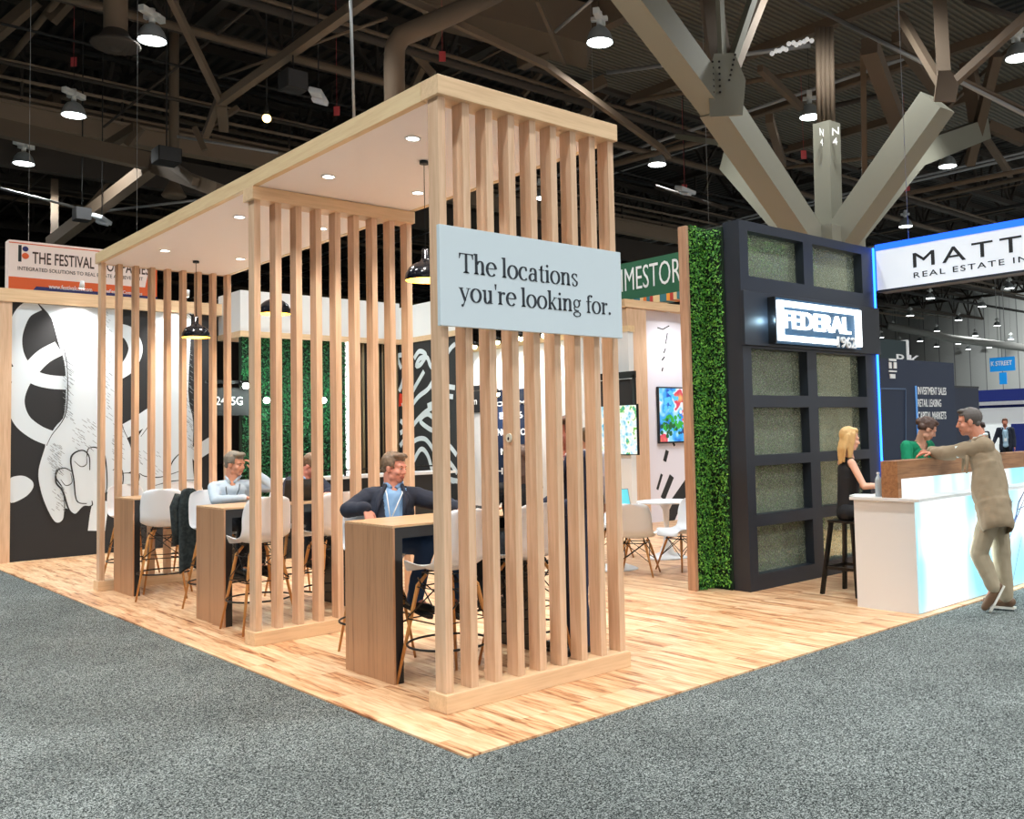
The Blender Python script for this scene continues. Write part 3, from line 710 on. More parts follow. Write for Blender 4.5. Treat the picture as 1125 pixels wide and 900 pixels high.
M_lb = [mat('deep_boxwood_leaf_bright', srgb(30,118,62), .5), mat('deep_boxwood_leaf_mid', srgb(18,88,46), .55), mat('deep_boxwood_leaf_dark', srgb(10,52,28), .6)]
m = MB(); leaves(m, 13000, lambda: ((random.uniform(2.98,4.8),HY-random.uniform(.005,.05),random.uniform(.02,3.32)), V((0,-1,0))), .045)
m.build('foliage', M_lb, bk, fix=False)
hb = empty('header_box', (4.4,HY,3.33), 0, 'white header box with a wood strip along its foot, above the green wall', 'fascia')
m = MB(); m.box((2.94,HY-.06,3.42),(5.86,HY+.85,4.08)); m.box((5.86,8.35,3.42),(6.05,HY+.85,4.0)); m.build('header_panel', M_wallw, hb)
m = MB(); m.box((2.93,HY-.08,3.33),(5.88,HY+.86,3.42)); m.box((5.84,8.33,3.33),(6.07,HY,3.42)); m.build('wood_strip', M_birchx, hb)
sn = empty('number_sign', (2.98,HY-.1,2.05), 0, 'black booth number sign reading 2415G on the green wall', 'sign')
a = onY(230,426,HY-.1); b = onY(273.5,456.5,HY-.1)
m = MB(); m.box((a.x,HY-.12,b.z),(b.x,HY-.09,a.z)); m.build('board', M_ink, sn)
tY('2415G', (237,445.2), 'lettering', M_letter, sn, HY-.12, 266.5, .01, 9.5, 1)
m = MB(); m.box((a.x-.05,HY-.1,a.z+.07),(b.x,HY-.07,a.z+.12)); m.build('top_rail', M_blackm, sn)
def wall_lamp(px, label, e):
    p = onY(*px, HY-.3); t = empty('arm_spotlight', p, 0, label, 'lamp')
    m = MB(); m.ell(p, (.05,.05,.05)); m.build('bulb', mat('cool_lit_bulb', (1,1,1,1), emit=16, ecol=(.85,1,.95,1)), t)
    m = MB(); m.cyl(p+V((0,.03,.0)),p+V((0,.12,.03)),.045,.03,n=14); m.tube([p+V((0,.1,.03)),p+V((0,.2,.08)),p+V((0,.3,.05))],.01); m.build('lamp_head', M_blackm, t)
    lamp('POINT', p+V((0,-.08,0)), e, (.8,1,.92), .05, name='wall_light_glow')
wall_lamp((270,424),'arm spotlight glowing just above the 2415G number sign', 9*DLK)
wall_lamp((355.5,440),'arm spotlight glowing at the right side of the green wall', 14*DLK)
wall_lamp((293,440),'arm spotlight glowing right beside the 2415G number sign', 9*DLK)
# lit edge column, pleated curtain
m = MB(); m.box((4.82,HY-.06,0),(4.93,HY+.1,3.33)); tag(m.build('light_column', mat('lit_white_column', (1,1,1,1), emit=1.3, ecol=(1,1,1,1))), 'thin glowing white column at the right edge of the green wall', 'light')
mb = MB(); n = 60; prev = None
for i in range(n+1):
    x = 4.95+.9*i/n; y = HY+.02+.035*sin(i*1.25); c = (mb.b.verts.new((x,y,.02)), mb.b.verts.new((x,y,3.33)))
    if prev: mb.b.faces.new((prev[0],c[0],c[1],prev[1])).smooth = True
    prev = c
def stripes():
    m = mat('brown_striped_cloth', srgb(88,74,54), .8); N, L, B = nodes(m); tc = N.new('ShaderNodeTexCoord'); w = N.new('ShaderNodeTexWave'); w.bands_direction='X'; w.inputs['Scale'].default_value = 3.2
    L.new(tc.outputs['Object'], w.inputs['Vector']); r = ramp(N, [(.3,srgb(30,26,24)),(.6,srgb(130,112,82))]); L.new(w.outputs[1], r.inputs[0]); L.new(r.outputs[0], B.inputs['Base Color']); return m
cu = mb.build('curtain', stripes()); cu.modifiers.new('t','SOLIDIFY').thickness = .01; bake(cu)
tag(cu, 'dark brown pleated curtain between the green wall and the black scribble mural', 'curtain')
# scribble mural facing left
SX = 5.86
sm = empty('scribble_mural', (SX,9.3,0), 0, 'black wall panel covered with white looping brush lines, behind the reclining man', 'mural')
m = MB(); m.box((SX,8.35,0),(SX+.12,HY+.05,3.33)); m.build('panel', M_ink, sm)
m = MB(); m.box((SX-.01,8.26,0),(SX+.13,8.35,3.33)); m.build('edge_trim', M_letter, sm)
def sp(x, y): p = onX(x, y, SX); return (min(max(p.y,8.37),HY+.02), min(max(p.z,.9),3.31))
rb = []
for P in ([(441,405),(437,392),(445,393),(443,418),(439,430)],[(455,394),(461,386),(468,390),(463,400),(458,402),(462,394),(470,393),(474,402),(482,410)],[(466,408),(458,422),(450,436),(442,446)],
          [(475,420),(470,428),(460,436),(452,447),(446,456)],[(474,422),(478,440),(470,446)],[(478,446),(466,454),(456,465),(448,478),(440,490)],[(480,475),(470,470),(462,462),(470,455),(480,462)],
          [(440,462),(446,470),(440,476)],[(446,500),(455,485),(466,482),(474,490),(480,502)],[(452,512),(462,494),(470,500),(476,520)],[(440,520),(452,530),(462,520),(474,536)],
          [(492,400),(486,412),(490,425)],[(488,435),(498,436)],[(486,424),(500,426)],[(492,446),(493,470)],[(486,486),(494,490),(502,500)],[(484,500),(494,508),(504,520)],[(484,516),(494,526),(504,538)],[(480,388),(488,392),(496,382),(501,378)],
          [(484,450),(490,462),(486,478)],[(440,500),(448,512),(456,540)],[(466,540),(478,528),(484,545)],[(496,545),(500,556)]):
    art(ribbon([sp(*q) for q in P], .085), 'brush_line', M_paint, .002, sm, 'X', SX)

art([[sp(439,432),sp(444,434),sp(441,446),sp(438,447)]], 'red_patch', mat('vermilion_print', srgb(226,60,34), .7), .002, sm, 'X', SX)
# long white-topped communal bar in front of it
cb = empty('communal_bar', (4.1,8.0,0), 0, 'long black bar with a thin white top behind the seated men', 'table')
m = MB(); m.box((2.6,7.9,1.06),(5.5,8.45,1.10)); m.build('bar_top', M_lam, cb)
m = MB(); m.box((2.7,8.0,0),(5.4,8.35,1.06)); m.build('bar_body', M_black, cb)
m = MB(); m.box((2.7,7.98,1.18),(5.4,8.0,1.2)); 
for x in (2.7,3.6,4.5,5.38): m.box((x,7.98,1.1),(x+.02,8.0,1.2))
m.build('top_rail', M_blackm, cb)

# ================================================================== WHITE BOOTH WALL beyond (faces left)
BX = 8.0
bw = empty('white_booth_wall', (BX,8.5,0), 0, 'long white booth wall with a glowing top edge seen between the front slats', 'wall')
m = MB(); m.box((BX,6.42,0),(BX+.12,12.6,3.34)); m.build('panel', M_wallw, bw)
m = MB(); m.box((BX-.02,6.40,3.34),(BX+.14,12.6,3.44)); m.build('top_strip', M_birchy, bw)
for i, px in enumerate(((521,381),(546,376),(572,372),(598,369),(546,433))):
    p = onX(*px, BX-.25); t = empty('clip_spotlight', p, 0, 'small warm spotlight over the white booth wall, '+['farthest left','second from the left','third from the left','farthest right','hanging low above the navy poster'][i], 'lamp')
    m = MB(); m.ell(p, (.06,.05,.05)); m.build('bulb', mat('warm_lit_bulb', (1,1,1,1), emit=14, ecol=(1,.86,.45,1)), t)
    m = MB(); m.tube([p+V((0,0,.04)),p+V((.1,0,.08)),p+V((.3,0,.04))],.012); m.cyl(p+V((0,0,.02)),p+V((0,0,.1)),.05,.03,n=12); m.build('arm', M_blackm, t)
    lamp('SPOT', p+V((-.02,0,-.06)), 75*DLK, (1,.97,.92), .05, 130, 1, p+V((.2,0,-1)), 'spotlight_beam')
def rX(a, b, mt, name, parent, off=.02, XX=BX, rail=None):
    p, q = onX(*a, XX), onX(*b, XX); m = MB(); m.box((XX-off,p.y,q.z),(XX-.001,q.y,p.z)); return m.build(name, mt, parent)
us = empty('hanging_sign', onX(523,442,BX), 0, 'small black sign with white letters on the white booth wall', 'sign')
rX((510,431),(532,453), M_ink, 'board', us); rX((510,425),(532,428), M_ink, 'rail', us)
p = onX(519,445,BX); text('un', 'lettering', M_letter, us, (BX-.02,p.y,p.z), -Y, Z, None, .1, .004, .01)
npst = empty('poster', onX(560,480,BX), 0, 'navy poster with rows of white lettering on the white booth wall', 'poster')
rX((538,430),(586,540), M_navy, 'board', npst)
for i, (s, y) in enumerate((('PODUMS',447),('4 BIG 6 S',461),('INNOVATION',479),('& MIXED',500),('SHOPS 5',521))):
    p = onX(541,y,BX); w = p.y-onX(584,y,BX).y; text(s, 'lettering', M_letter, npst, (BX-.02,p.y,p.z), -Y, Z, w, .13 if i else .09, .004, .02)
fs = empty('framed_sign', onX(690,430,BX), 0, 'black hanging panel in a black square frame left of the wooden portal', 'sign')
m = MB()
for a, b in (((660,411),(699,415)),((696,411),(699.5,445))): 
    p, q = onX(*a, BX-.3), onX(*b, BX-.3); m.box((BX-.34,p.y,q.z),(BX-.3,q.y,p.z))
m.build('frame', M_blackm, fs)
p, q = onX(662,419,BX-.25), onX(695,444,BX-.25); m = MB(); m.box((BX-.3,p.y,q.z),(BX-.25,q.y,p.z)); m.build('panel', M_ink, fs)
def bright_pic(name, stops, sc):
    m = mat(name, (0,0,0,1), .3); N, L, B = nodes(m); tc = N.new('ShaderNodeTexCoord'); n = N.new('ShaderNodeTexNoise'); n.inputs['Scale'].default_value = sc; n.inputs['Detail'].default_value = 2
    L.new(tc.outputs['Object'], n.inputs['Vector']); r = ramp(N, stops, 'EASE'); L.new(n.outputs[0], r.inputs[0]); L.new(r.outputs[0], B.inputs['Emission Color']); B.inputs['Emission Strength'].default_value = 1; return m
M_pic = bright_pic('lit_map_screen', [(.3,srgb(90,190,215)),(.42,srgb(205,235,245)),(.5,srgb(250,255,250)),(.6,srgb(240,250,225)),(.66,srgb(110,190,60)),(.75,srgb(60,170,190))], 9)
sc_ = empty('display_screen', onX(690,472,BX), 0, 'tall bright display with white, cyan and green picture behind the rightmost slats', 'screen')
rX((660,446),(703,500), M_blackm, 'bezel', sc_, .04); rX((661,447),(702,499), M_pic, 'screen', sc_, .045)

# ================================================================== WOODEN PORTAL WITH TELEVISION
PY = 7.13
po = empty('wooden_portal', (9.9,PY,0), 0, 'white display wall in a wooden portal frame behind the round tables', 'booth')
m = MB(); m.box((9.05,PY,0),(13.5,PY+.15,3.86)); m.build('back_panel', mat('lilac_white_panel', srgb(226,222,232), .6), po)
m = MB(); m.box((8.56,PY-.13,0),(9.05,PY+.15,3.86), bev=.003); m.build('portal_post', M_slat, po)
m = MB(); m.box((8.50,PY-.15,3.86),(13.5,PY+.15,4.0)); m.build('portal_beam', M_birchx, po)
st = []
for P, w in (([(738,523),(728,548)],.13),([(757,533),(741,556),(734,572)],.3),([(727,521),(722,538)],.06),([(730,507),(733,495)],.09),([(738,483),(741,490)],.05),([(722,360),(728,362),(735,358)],.02),([(733,366),(731,378)],.025),([(731,383),(729,388)],.03),([(730,392),(727,396)],.03),([(728,404),(727,408)],.03),([(744,440),(743,442)],.02)):
    st += ribbon([(onY(*q,PY).x, onY(*q,PY).z) for q in P], w, False)
art(st, 'black_strokes', M_ink, .002, po, 'Y', PY)
lamp('SPOT', (9.7,PY-.9,3.84), 55*DLK, (.95,.98,1), .08, 120, 1, (9.7,PY,1.9), 'portal_spotlight_beam')
m = MB(); m.lathe([(.03,0),(.05,0),(.05,-.012),(.03,-.012)], (9.7,PY-.06,3.855), 18); dk = m.build('downlight', M_trimw, po)
tv = empty('television', (9.9,PY-.05,1.95), 0, 'wall television with a vivid blue, green and white picture', 'television')
a, b = onY(722.5,425,PY-.05), V((10.45,PY-.05,1.4)); bz = onY(722.5,487.5,PY-.05).z
m = MB(); m.box((a.x,PY-.06,bz),(10.6,PY-.012,a.z), bev=.004); m.build('bezel', M_black, tv)
M_tv = bright_pic('vivid_television_picture', [(.3,srgb(20,70,190)),(.42,srgb(60,170,240)),(.5,srgb(150,220,250)),(.56,srgb(240,240,250)),(.6,srgb(220,60,90)),(.9,srgb(250,220,120))], 3.2)
m = MB(); m.box((a.x+.025,PY-.063,bz+.03),(10.575,PY-.06,a.z-.025)); m.build('screen', M_tv, tv)

random.seed(12)
tp = {}
for nm, c, cx_, cz_, sx_, sz_, n_ in (('picture_greens', srgb(50,170,50), .27,.30,.22,.16,46),('picture_leaves', srgb(20,90,40), .22,.24,.2,.12,30),('picture_figures', srgb(240,240,250), .62,.55,.12,.2,26),('picture_flowers', srgb(230,80,110), .6,.5,.14,.18,16),('picture_sky', srgb(90,200,250), .25,.72,.2,.2,26),('picture_shade', srgb(14,40,110), .7,.2,.2,.16,24)):
    m = MB()
    for i in range(n_):
        x = a.x+.03+(10.57-a.x)*min(.96,max(.03,random.gauss(cx_,sx_*.6))); z = bz+.05+(a.z-bz-.1)*min(.95,max(.05,random.gauss(cz_,sz_*.6))); r_ = random.uniform(.015,.05)
        m.cyl((x,PY-.0634-.0001*i/n_,z),(x,PY-.0638-.0001*i/n_,z),r_,n=7)
    m.build(nm, mat('lit_'+nm, (0,0,0,1), .3, emit=1, ecol=c), tv)
# green hanging banner
GX = 10.4
gb = empty('hanging_banner', (GX,8.2,4.9), 0, 'dark green hanging banner with tall white capital letters and a multicoloured stripe', 'banner')
a = onX(640,295,GX); b = onX(752,272.8,GX); zt = onX(700,286.5,GX).z; zb_ = onX(700,328,GX).z
m = MB(); m.box((GX,a.y,zb_),(GX+.3,b.y-.9,zt)); m.build('fabric', M_greenp, gb)
def strp():
    m = mat('multicolour_stripes', (1,1,1,1), .6); N, L, B = nodes(m); tc = N.new('ShaderNodeTexCoord'); sx = N.new('ShaderNodeSeparateXYZ'); L.new(tc.outputs['Object'], sx.inputs[0])
    k = N.new('ShaderNodeMath'); k.operation='MULTIPLY'; k.inputs[1].default_value = 11; f = N.new('ShaderNodeMath'); f.operation='FLOOR'; wn = N.new('ShaderNodeTexWhiteNoise'); wn.noise_dimensions='1D'
    L.new(sx.outputs[1], k.inputs[0]); L.new(k.outputs[0], f.inputs[0]); L.new(f.outputs[0], wn.inputs['W'])
    r = ramp(N, [(0,srgb(224,120,50)),(.2,srgb(190,60,50)),(.4,srgb(230,200,150)),(.6,srgb(60,120,130)),(.8,srgb(240,160,60)),(.9,srgb(120,60,70))], 'CONSTANT'); L.new(wn.outputs[0], r.inputs[0]); L.new(r.outputs[0], B.inputs['Base Color']); return m
m = MB(); m.box((GX,a.y,zb_-.14),(GX+.3,b.y-.9,zb_)); m.build('striped_edge', strp(), gb)
lz = onX(683,319.5,GX); rz_ = onX(744,310.5,GX)
L1 = onX(683,321,GX); hgt = onX(683,296,GX).z-L1.z; wid = (L1.y-onX(748,312,GX).y)/.80
text('LIMESTORE', 'lettering', M_letter, gb, (GX,L1.y+wid*.10,L1.z), -Y, Z, wid, hgt, .006, -.005)
for y in (a.y-.3, b.y-.5):
    m = MB(); m.cyl((GX+.15,y,zt),(GX+.15,y,15),.004,n=6); m.build('hanging_wire', M_conduit, gb)

# ================================================================== HEDGE SCREEN + CHARCOAL WINDOW WALL
hs = empty('hedge_screen', (5.3,1.74,0), 0, 'artificial boxwood hedge screen with a reddish wood end post, behind the charcoal window wall', 'hedge')
m = MB(); m.box((4.165,1.69,0),(4.205,1.80,3.78), bev=.002); m.build('end_post', M_post, hs)
m = MB(); m.box((4.205,1.72,0),(6.52,1.80,3.76)); m.build('backing', M_hedgeback, hs)
m = MB(); m.box((4.44,1.435,0),(4.50,1.72,3.76)); m.build('side_return', M_hedgeback, hs)
m = MB()
leaves(m, 4500, lambda: ((random.uniform(4.21,4.45),1.715-random.uniform(0,.045),random.uniform(.0,3.79)), V((0,-1,0))), .032)
leaves(m, 15000, lambda: ((random.uniform(4.47,6.52),1.715-random.uniform(0,.03),random.uniform(.0,3.78)), V((0,-1,0))), .04)
leaves(m, 3600, lambda: ((4.435-random.uniform(0,.03),random.uniform(1.44,1.72),random.uniform(.03,3.74)), V((-1,0,0))), .032)
m.build('foliage', [M_leafa,M_leafb,M_leafc], hs, fix=False)
fw = empty('window_wall', (5.74,1.38,0), 0, 'tall charcoal gridded window wall with glass panes and a glowing sign', 'partition')
fx0, fx1, fy0, fy1, fz = 4.456, 7.03, 1.22, 1.43, 3.80
cx0, cx1 = [4.595, 5.765], [5.585, 6.785]; rows = [(.16,.645),(.765,1.262),(1.37,1.865),(1.99,2.475),(3.225,3.70)]
m = MB()
m.box((fx0,fy0,0),(cx0[0],fy1,fz)); m.box((cx1[0],fy0,0),(cx0[1],fy1,fz)); m.box((cx1[1],fy0,0),(fx1,fy1,fz))
zs = [0]+[z for r in rows for z in r]+[fz]
for a, b in zip(cx0, cx1):
    for i in range(0, len(zs), 2): m.box((a,fy0,zs[i]),(b,fy1,zs[i+1]))
m.build('frame', M_navyframe, fw)
M_pane = mat_noise('frosted_glass_pane', srgb(140,152,130), srgb(196,202,184), 60, .3, 4, .36, .64)
_N, _L, _B = nodes(M_pane); _mx = _N.new('ShaderNodeMixShader'); _tr = _N.new('ShaderNodeBsdfTransparent'); _tr.inputs[0].default_value = srgb(236,240,228)
_mx.inputs[0].default_value = .34; _L.new(_tr.outputs[0], _mx.inputs[1]); _L.new(_B.outputs[0], _mx.inputs[2]); _L.new(_mx.outputs[0], _N['Material Output'].inputs[0])
for a, b in zip(cx0, cx1):
    for z0_, z1_ in rows:
        m = MB(); m.box((a-.01,1.33,z0_-.01),(b+.01,1.342,z1_+.01)); m.build('pane', M_pane, fw)
m = MB(); m.box((4.44,1.175,2.50),(7.06,1.219,3.06), bev=.004); m.build('sign_band', M_navyframe, fw)
m = MB(); m.box((7.03,1.2,.9),(7.05,1.24,3.8)); m.build('blue_edge_light', mat('blue_neon', (0,.1,1,1), emit=5, ecol=srgb(40,110,255)), fw)
# glowing sign
gs = empty('illuminated_sign', (5.67,1.12,2.77), 0, 'glowing white block-letter sign in a rectangular outline on the charcoal window wall', 'sign')
SY = 1.10
M_glow = mat('lit_white_sign', (1,1,1,1), emit=2.0, ecol=(.86,.96,1,1))
x0_, z0_, x1_, z1_ = 4.90, 2.56, 6.50, 2.985
m = MB(); m.box((x0_-.05,SY+.012,z0_-.03),(x1_+.02,SY+.03,z1_+.03)); m.build('backplate', mat('blue_backplate', srgb(44,84,116), .5), gs)
m = MB(); m.box((x0_-.065,SY-.02,z0_-.03),(x0_-.05,1.174,z1_+.03)); m.build('side_return', M_black, gs)
m = MB(); m.box((x0_,SY-.02,z1_-.06),(x1_,SY+.01,z1_)); m.box((x0_,SY-.02,z0_),(x0_+.09,SY+.01,z1_-.06)); m.box((x1_-.1,SY-.02,z0_),(x1_,SY+.01,z1_-.06)); m.box((x0_+.09,SY-.02,z0_),(5.98,SY+.01,z0_+.06)); m.build('outline', M_glow, gs)
text('FEDERAL', 'lettering', M_glow, gs, (x0_+.115,SY+.01,z0_+.135), X, Z, 1.26, .19, .03, .014)
text('1962', 'numerals', M_letter, gs, (6.0,SY-.0,z0_-.025), X, Z, .37, .125, .02, .01)
for x in (5.1,5.7,6.3): lamp('POINT', (x,SY-.12,2.77), .7, (.75,.92,1), .08, name='sign_glow')
lamp('POINT', (4.80,SY-.01,2.77), 2.2, (.5,.8,1), .03, name='sign_edge_glow')

# ================================================================== LIGHTBOX SIGN (MATTHEWS)
mx = empty('lightbox_sign', (7.1,-.9,3.55), 0, 'long white lightbox sign with dark letters and blue lit edge over the counter', 'sign')
m = MB(); m.box((7.052,-3.4,3.28),(7.25,1.18,3.76)); m.build('lightbox', mat('lit_white_face', srgb(226,230,236), .5, emit=.32, ecol=srgb(226,230,240)), mx)
M_blue = mat('lit_blue_edge', srgb(30,90,240), .4, emit=1.4, ecol=srgb(30,96,255))
m = MB(); m.box((7.045,-3.4,3.76),(7.25,1.19,3.835)); m.box((7.045,1.181,3.28),(7.25,1.196,3.76)); m.build('edge_light', M_blue, mx)
m = MB(); m.box((7.05,-3.4,3.255),(7.25,1.18,3.28)); m.build('lower_rail', M_navyframe, mx)
p = onX(1003,298,7.045); q = onX(1003,278,7.045)
text('MATTHEWS', 'lettering', M_ink, mx, (7.052,onX(1003.5,296,7.05).y,3.485), -Y, Z, 2.66, .175, .006, 0, 1.3)
text('REAL ESTATE INVESTMENT SERVICES', 'lettering', M_ink, mx, (7.052,onX(1004,306,7.05).y,3.365), -Y, Z, 3.05, .065, .006, 0, 1.25)
for y in (.8,-1.2,-3.1):
    m = MB(); m.cyl((7.15,y,3.83),(7.15,y,15),.004,n=6); m.build('hanging_wire', M_conduit, mx)

# ================================================================== COUNTER
ct = empty('reception_counter', (6.4,-.31,0), 0, 'white reception counter with a glowing blue-white front and a wooden raised ledge', 'counter')
m = MB(); m.box((4.456,-.60,0),(9.0,0,.97)); m.build('body', M_lam, ct)
def glowfront():
    m = mat('lit_streaked_front', (.9,1,1,1), .4); N, L, B = nodes(m); tc = N.new('ShaderNodeTexCoord'); mp_ = N.new('ShaderNodeMapping'); mp_.inputs['Scale'].default_value = (2.2,1,.35); mp_.inputs['Rotation'].default_value = (0,.35,0)
    n = N.new('ShaderNodeTexNoise'); n.inputs['Scale'].default_value = 1.1; n.inputs['Detail'].default_value = 1.5
    L.new(tc.outputs['Object'], mp_.inputs[0]); L.new(mp_.outputs[0], n.inputs['Vector'])
    r = ramp(N, [(.36,srgb(120,218,240)),(.46,srgb(206,248,255)),(.54,srgb(255,255,255))]); L.new(n.outputs[0], r.inputs[0]); L.new(r.outputs[0], B.inputs['Emission Color']); B.inputs['Emission Strength'].default_value = .85; B.inputs['Base Color'].default_value = (.25,.27,.27,1); return m
M_gf = glowfront()
m = MB(); m.box((4.462,-.616,.012),(9.0,-.601,.965)); m.build('lit_front', M_gf, ct)
st = []
for P, w in (([(1111,580),(1116,567),(1119,552),(1125,540)],.03),([(1103,607),(1106,590)],.03),([(1107,596),(1116,570),(1125,548)],.02),([(1112,640),(1122,590)],.012),([(1108,560),(1112,550)],.02),([(1118,560),(1125,556)],.02)):
    st += ribbon([(onY(*q,-.616).x, onY(*q,-.616).z) for q in P], w, False, .6)
art(st, 'blue_strokes', mat('deep_blue_ink', srgb(20,40,110), .5), .002, ct, 'Y', -.616)
m = MB(); m.box((4.43,-.66,.97),(9.0,.03,1.0), bev=.004); m.build('countertop', M_lam, ct)
m = MB(); m.box((4.44,-.462,1.0),(4.50,-.30,1.325)); m.box((4.5,-.40,1.0),(9.0,-.30,1.325)); m.build('raised_ledge', M_walnut, ct)
m = MB(); m.box((4.501,-.46,1.0),(9.0,-.401,1.165)); m.build('lit_riser', M_gf, ct)
m = MB(); m.box((4.501,-.462,1.166),(9.0,-.401,1.325)); m.build('ledge_front', M_walnut, ct)
for x, e in ((5.0,9),(6.2,12),(7.4,12)): lamp('POINT', (x,-.78,.55), e, (.8,.97,1), .15, name='counter_front_glow')

# black metal stool at counter
bs = empty('metal_stool', (5.02,.42,0), 0, 'black metal stool under the blonde woman at the counter', 'stool')
m = MB(); m.box((4.87,.27,.70),(5.17,.57,.725), bev=.008); m.build('seat', M_blackm, bs)
for sx in (-1,1):
    for sy in (-1,1):
        m = MB(); m.bar((5.02+sx*.12,.42+sy*.12,.705),(5.02+sx*.2,.42+sy*.2,0),.045,.03); m.build('leg', M_blackm, bs)
m = MB()
for a, b in (((-1,-1),(1,-1)),((1,-1),(1,1)),((1,1),(-1,1)),((-1,1),(-1,-1))): m.bar((5.02+a[0]*.17,.42+a[1]*.17,.26),(5.02+b[0]*.17,.42+b[1]*.17,.26),.02,.03)
m.build('foot_rest', M_blackm, bs)
# things on the counter
def bottle(x, y, z, label, h=.2, c=M_white):
    t = empty('water_bottle', (x,y,z), 0, label, 'bottle')
    m = MB(); m.lathe([(0,0),(.03,0),(.032,.01),(.032,h*.65),(.026,h*.76),(.013,h*.85),(.013,h*.93),(0,h*.93)], (x,y,z), 20); m.build('body', mat('pale_clear_plastic', srgb(214,226,232), .15, trans=.5), t)
    m = MB(); m.cyl((x,y,z+h*.93),(x,y,z+h),.015,n=14); m.build('cap', M_letter, t)
q = onZ(964,541,1.0); bottle(4.56,-.2,1.0,'clear water bottle on the counter beside the wooden ledge', .22)
m = MB(); m.box((-.1,-.14,0),(.1,.14,.004), Matrix.Translation((4.66,-.02+.0,1.0)) @ Matrix.Rotation(.3,4,'Z')); tag(m.build('paper_sheet', M_paper), 'white sheet the blonde woman is writing on', 'paper')

# ================================================================== NAVY BOOTHS AND FAR HALL
nb = empty('navy_booth', (17,6,0), 0, 'dark navy booth wall lettered with investment, leasing and capital services', 'booth')
NX, NYY = 15.0, 6.0
m = MB(); a = onY(955,392,NYY); b = onY(1047.5,398,NYY)
m.box((a.x,NYY,0),(b.x,NYY+2,3.13)); m.build('wall_panel', M_navy, nb)
m = MB()
for p_, q_ in (((967,427),(967,560)),((967,427),(994.5,427.5)),((994.5,427.5),(994.5,560))):
    A, B_ = onY(*p_,NYY), onY(*q_,NYY); m.bar((A.x,NYY-.01,A.z),(B_.x,NYY-.01,B_.z),.035,.01, up=(0,1,0))
m.build('outline', mat('slate_line', srgb(70,90,120), .5), nb)
m = MB(); A, B_ = onY(1005,424,NYY), onY(1006.3,424,NYY); m.box((A.x,NYY-.02,0.3),(B_.x,NYY,A.z)); m.build('light_strip', mat('dim_blue_strip', srgb(90,140,200), emit=.4, ecol=srgb(90,150,220)), nb)
for i, (s, y, x1) in enumerate((('INVESTMENT SALES',433.5,1039.5),('RETAIL LEASING',447,1034),('CAPITAL MARKETS',461,1039.5))):
    tY(s, (1008.5,y), 'lettering', M_letter, nb, NYY, x1, .01, 8.5, 1)
m = MB()
for (px0,py0,px1,py1) in ((976,394,984,397),(976,398,979,405),(981,398,984.5,405),(976,407,984.5,409),(977,411,983,416)):
    A, B_ = onY(px0,py0,NYY), onY(px1,py1,NYY); m.box((A.x,NYY-.02,B_.z),(B_.x,NYY,A.z))
m.build('emblem', M_letter, nb)
YR = 7.6
rk = empty('dark_green_sign', (20,YR+1,0), 0, 'dark green block sign behind the navy booth, with a pale end edge', 'sign')
a = onY(963,389,YR); b = onY(1018,378,YR); m = MB(); m.box((a.x,8.2,0),(b.x,8.5,onY(1018,377,8.2).z)); m.build('panel', mat('dark_teal_panel', srgb(16,42,48), .5), rk)
m = MB(); m.box((b.x,8.18,0),(b.x+.12,8.52,onY(1018,377,8.2).z+.03)); m.build('edge', M_letter, rk)
tY('RK', (985,399), 'lettering', M_letter, rk, 8.2, 1011, .01, 10, 1.2)
nb2 = empty('navy_block', (24,7.5,0), 0, 'plain darker navy block right of the lettered navy booth', 'booth')
a, b = onY(1040,423.5,7.5), onY(1075,424.5,7.5); m = MB(); m.box((a.x,7.5,0),(b.x,9,a.z), bev=.02); m.build('wall_panel', mat('midnight_panel', srgb(22,32,56), .5), nb2)
m = MB(); m.box((a.x,7.49,a.z-.05),(b.x,7.5,a.z)); m.build('top_rail', M_black, nb2)
# far white booth with navy band (distance about 35 m)
fbX = 34.0
fb = empty('far_white_booth', (fbX,12,0), 0, 'distant white booth with a navy band, behind the man in the tan suit', 'booth')
a, b = onX(1040,425,fbX), onX(1135,425,fbX)
zz = lambda y: onX(1100,y,fbX).z
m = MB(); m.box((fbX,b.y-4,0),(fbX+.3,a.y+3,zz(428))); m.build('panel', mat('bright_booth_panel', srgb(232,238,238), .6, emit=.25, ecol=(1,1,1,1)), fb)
m = MB(); m.box((fbX-.6,b.y-4,zz(441)),(fbX,a.y+3,zz(428.5))); m.build('navy_band', mat('royal_navy', srgb(30,44,120), .5), fb)
m = MB(); m.box((fbX-.1,b.y-4,zz(448)),(fbX,a.y+3,zz(445))); m.box((fbX-.1,b.y-4,0),(fbX,onX(1112,470,fbX).y,zz(466))); m.build('shelf_band', MATS['royal_navy'], fb)
SXX = 60.0
bsn = empty('street_sign', (SXX,20,6), 0, 'bright blue hanging sign with a smaller blue panel below it, far across the hall', 'sign')
a, b = onX(1087,393.5,SXX), onX(1115,407,SXX); m = MB(); m.box((SXX,b.y,b.z),(SXX+.1,a.y,a.z)); m.build('panel', mat('sky_blue_sign', srgb(20,140,220), .5, emit=.25, ecol=srgb(20,140,220)), bsn)
p = onX(1089,402.5,SXX); text('K STREET', 'lettering', M_letter, bsn, (SXX,p.y,p.z), -Y, Z, (p.y-onX(1112,402,SXX).y), .32, .02, .02)
a, b = onX(1097.5,409.5,SXX), onX(1106,422,SXX); m = MB(); m.box((SXX,b.y,b.z),(SXX+.1,a.y,a.z)); m.build('lower_panel', MATS['sky_blue_sign'], bsn)
for y in (a.y, b.y):
    m = MB(); m.cyl((SXX+.05,y,onX(1087,393.5,SXX).z),(SXX+.05,y,15),.02,n=6); m.build('hanging_wire', M_conduit, bsn)
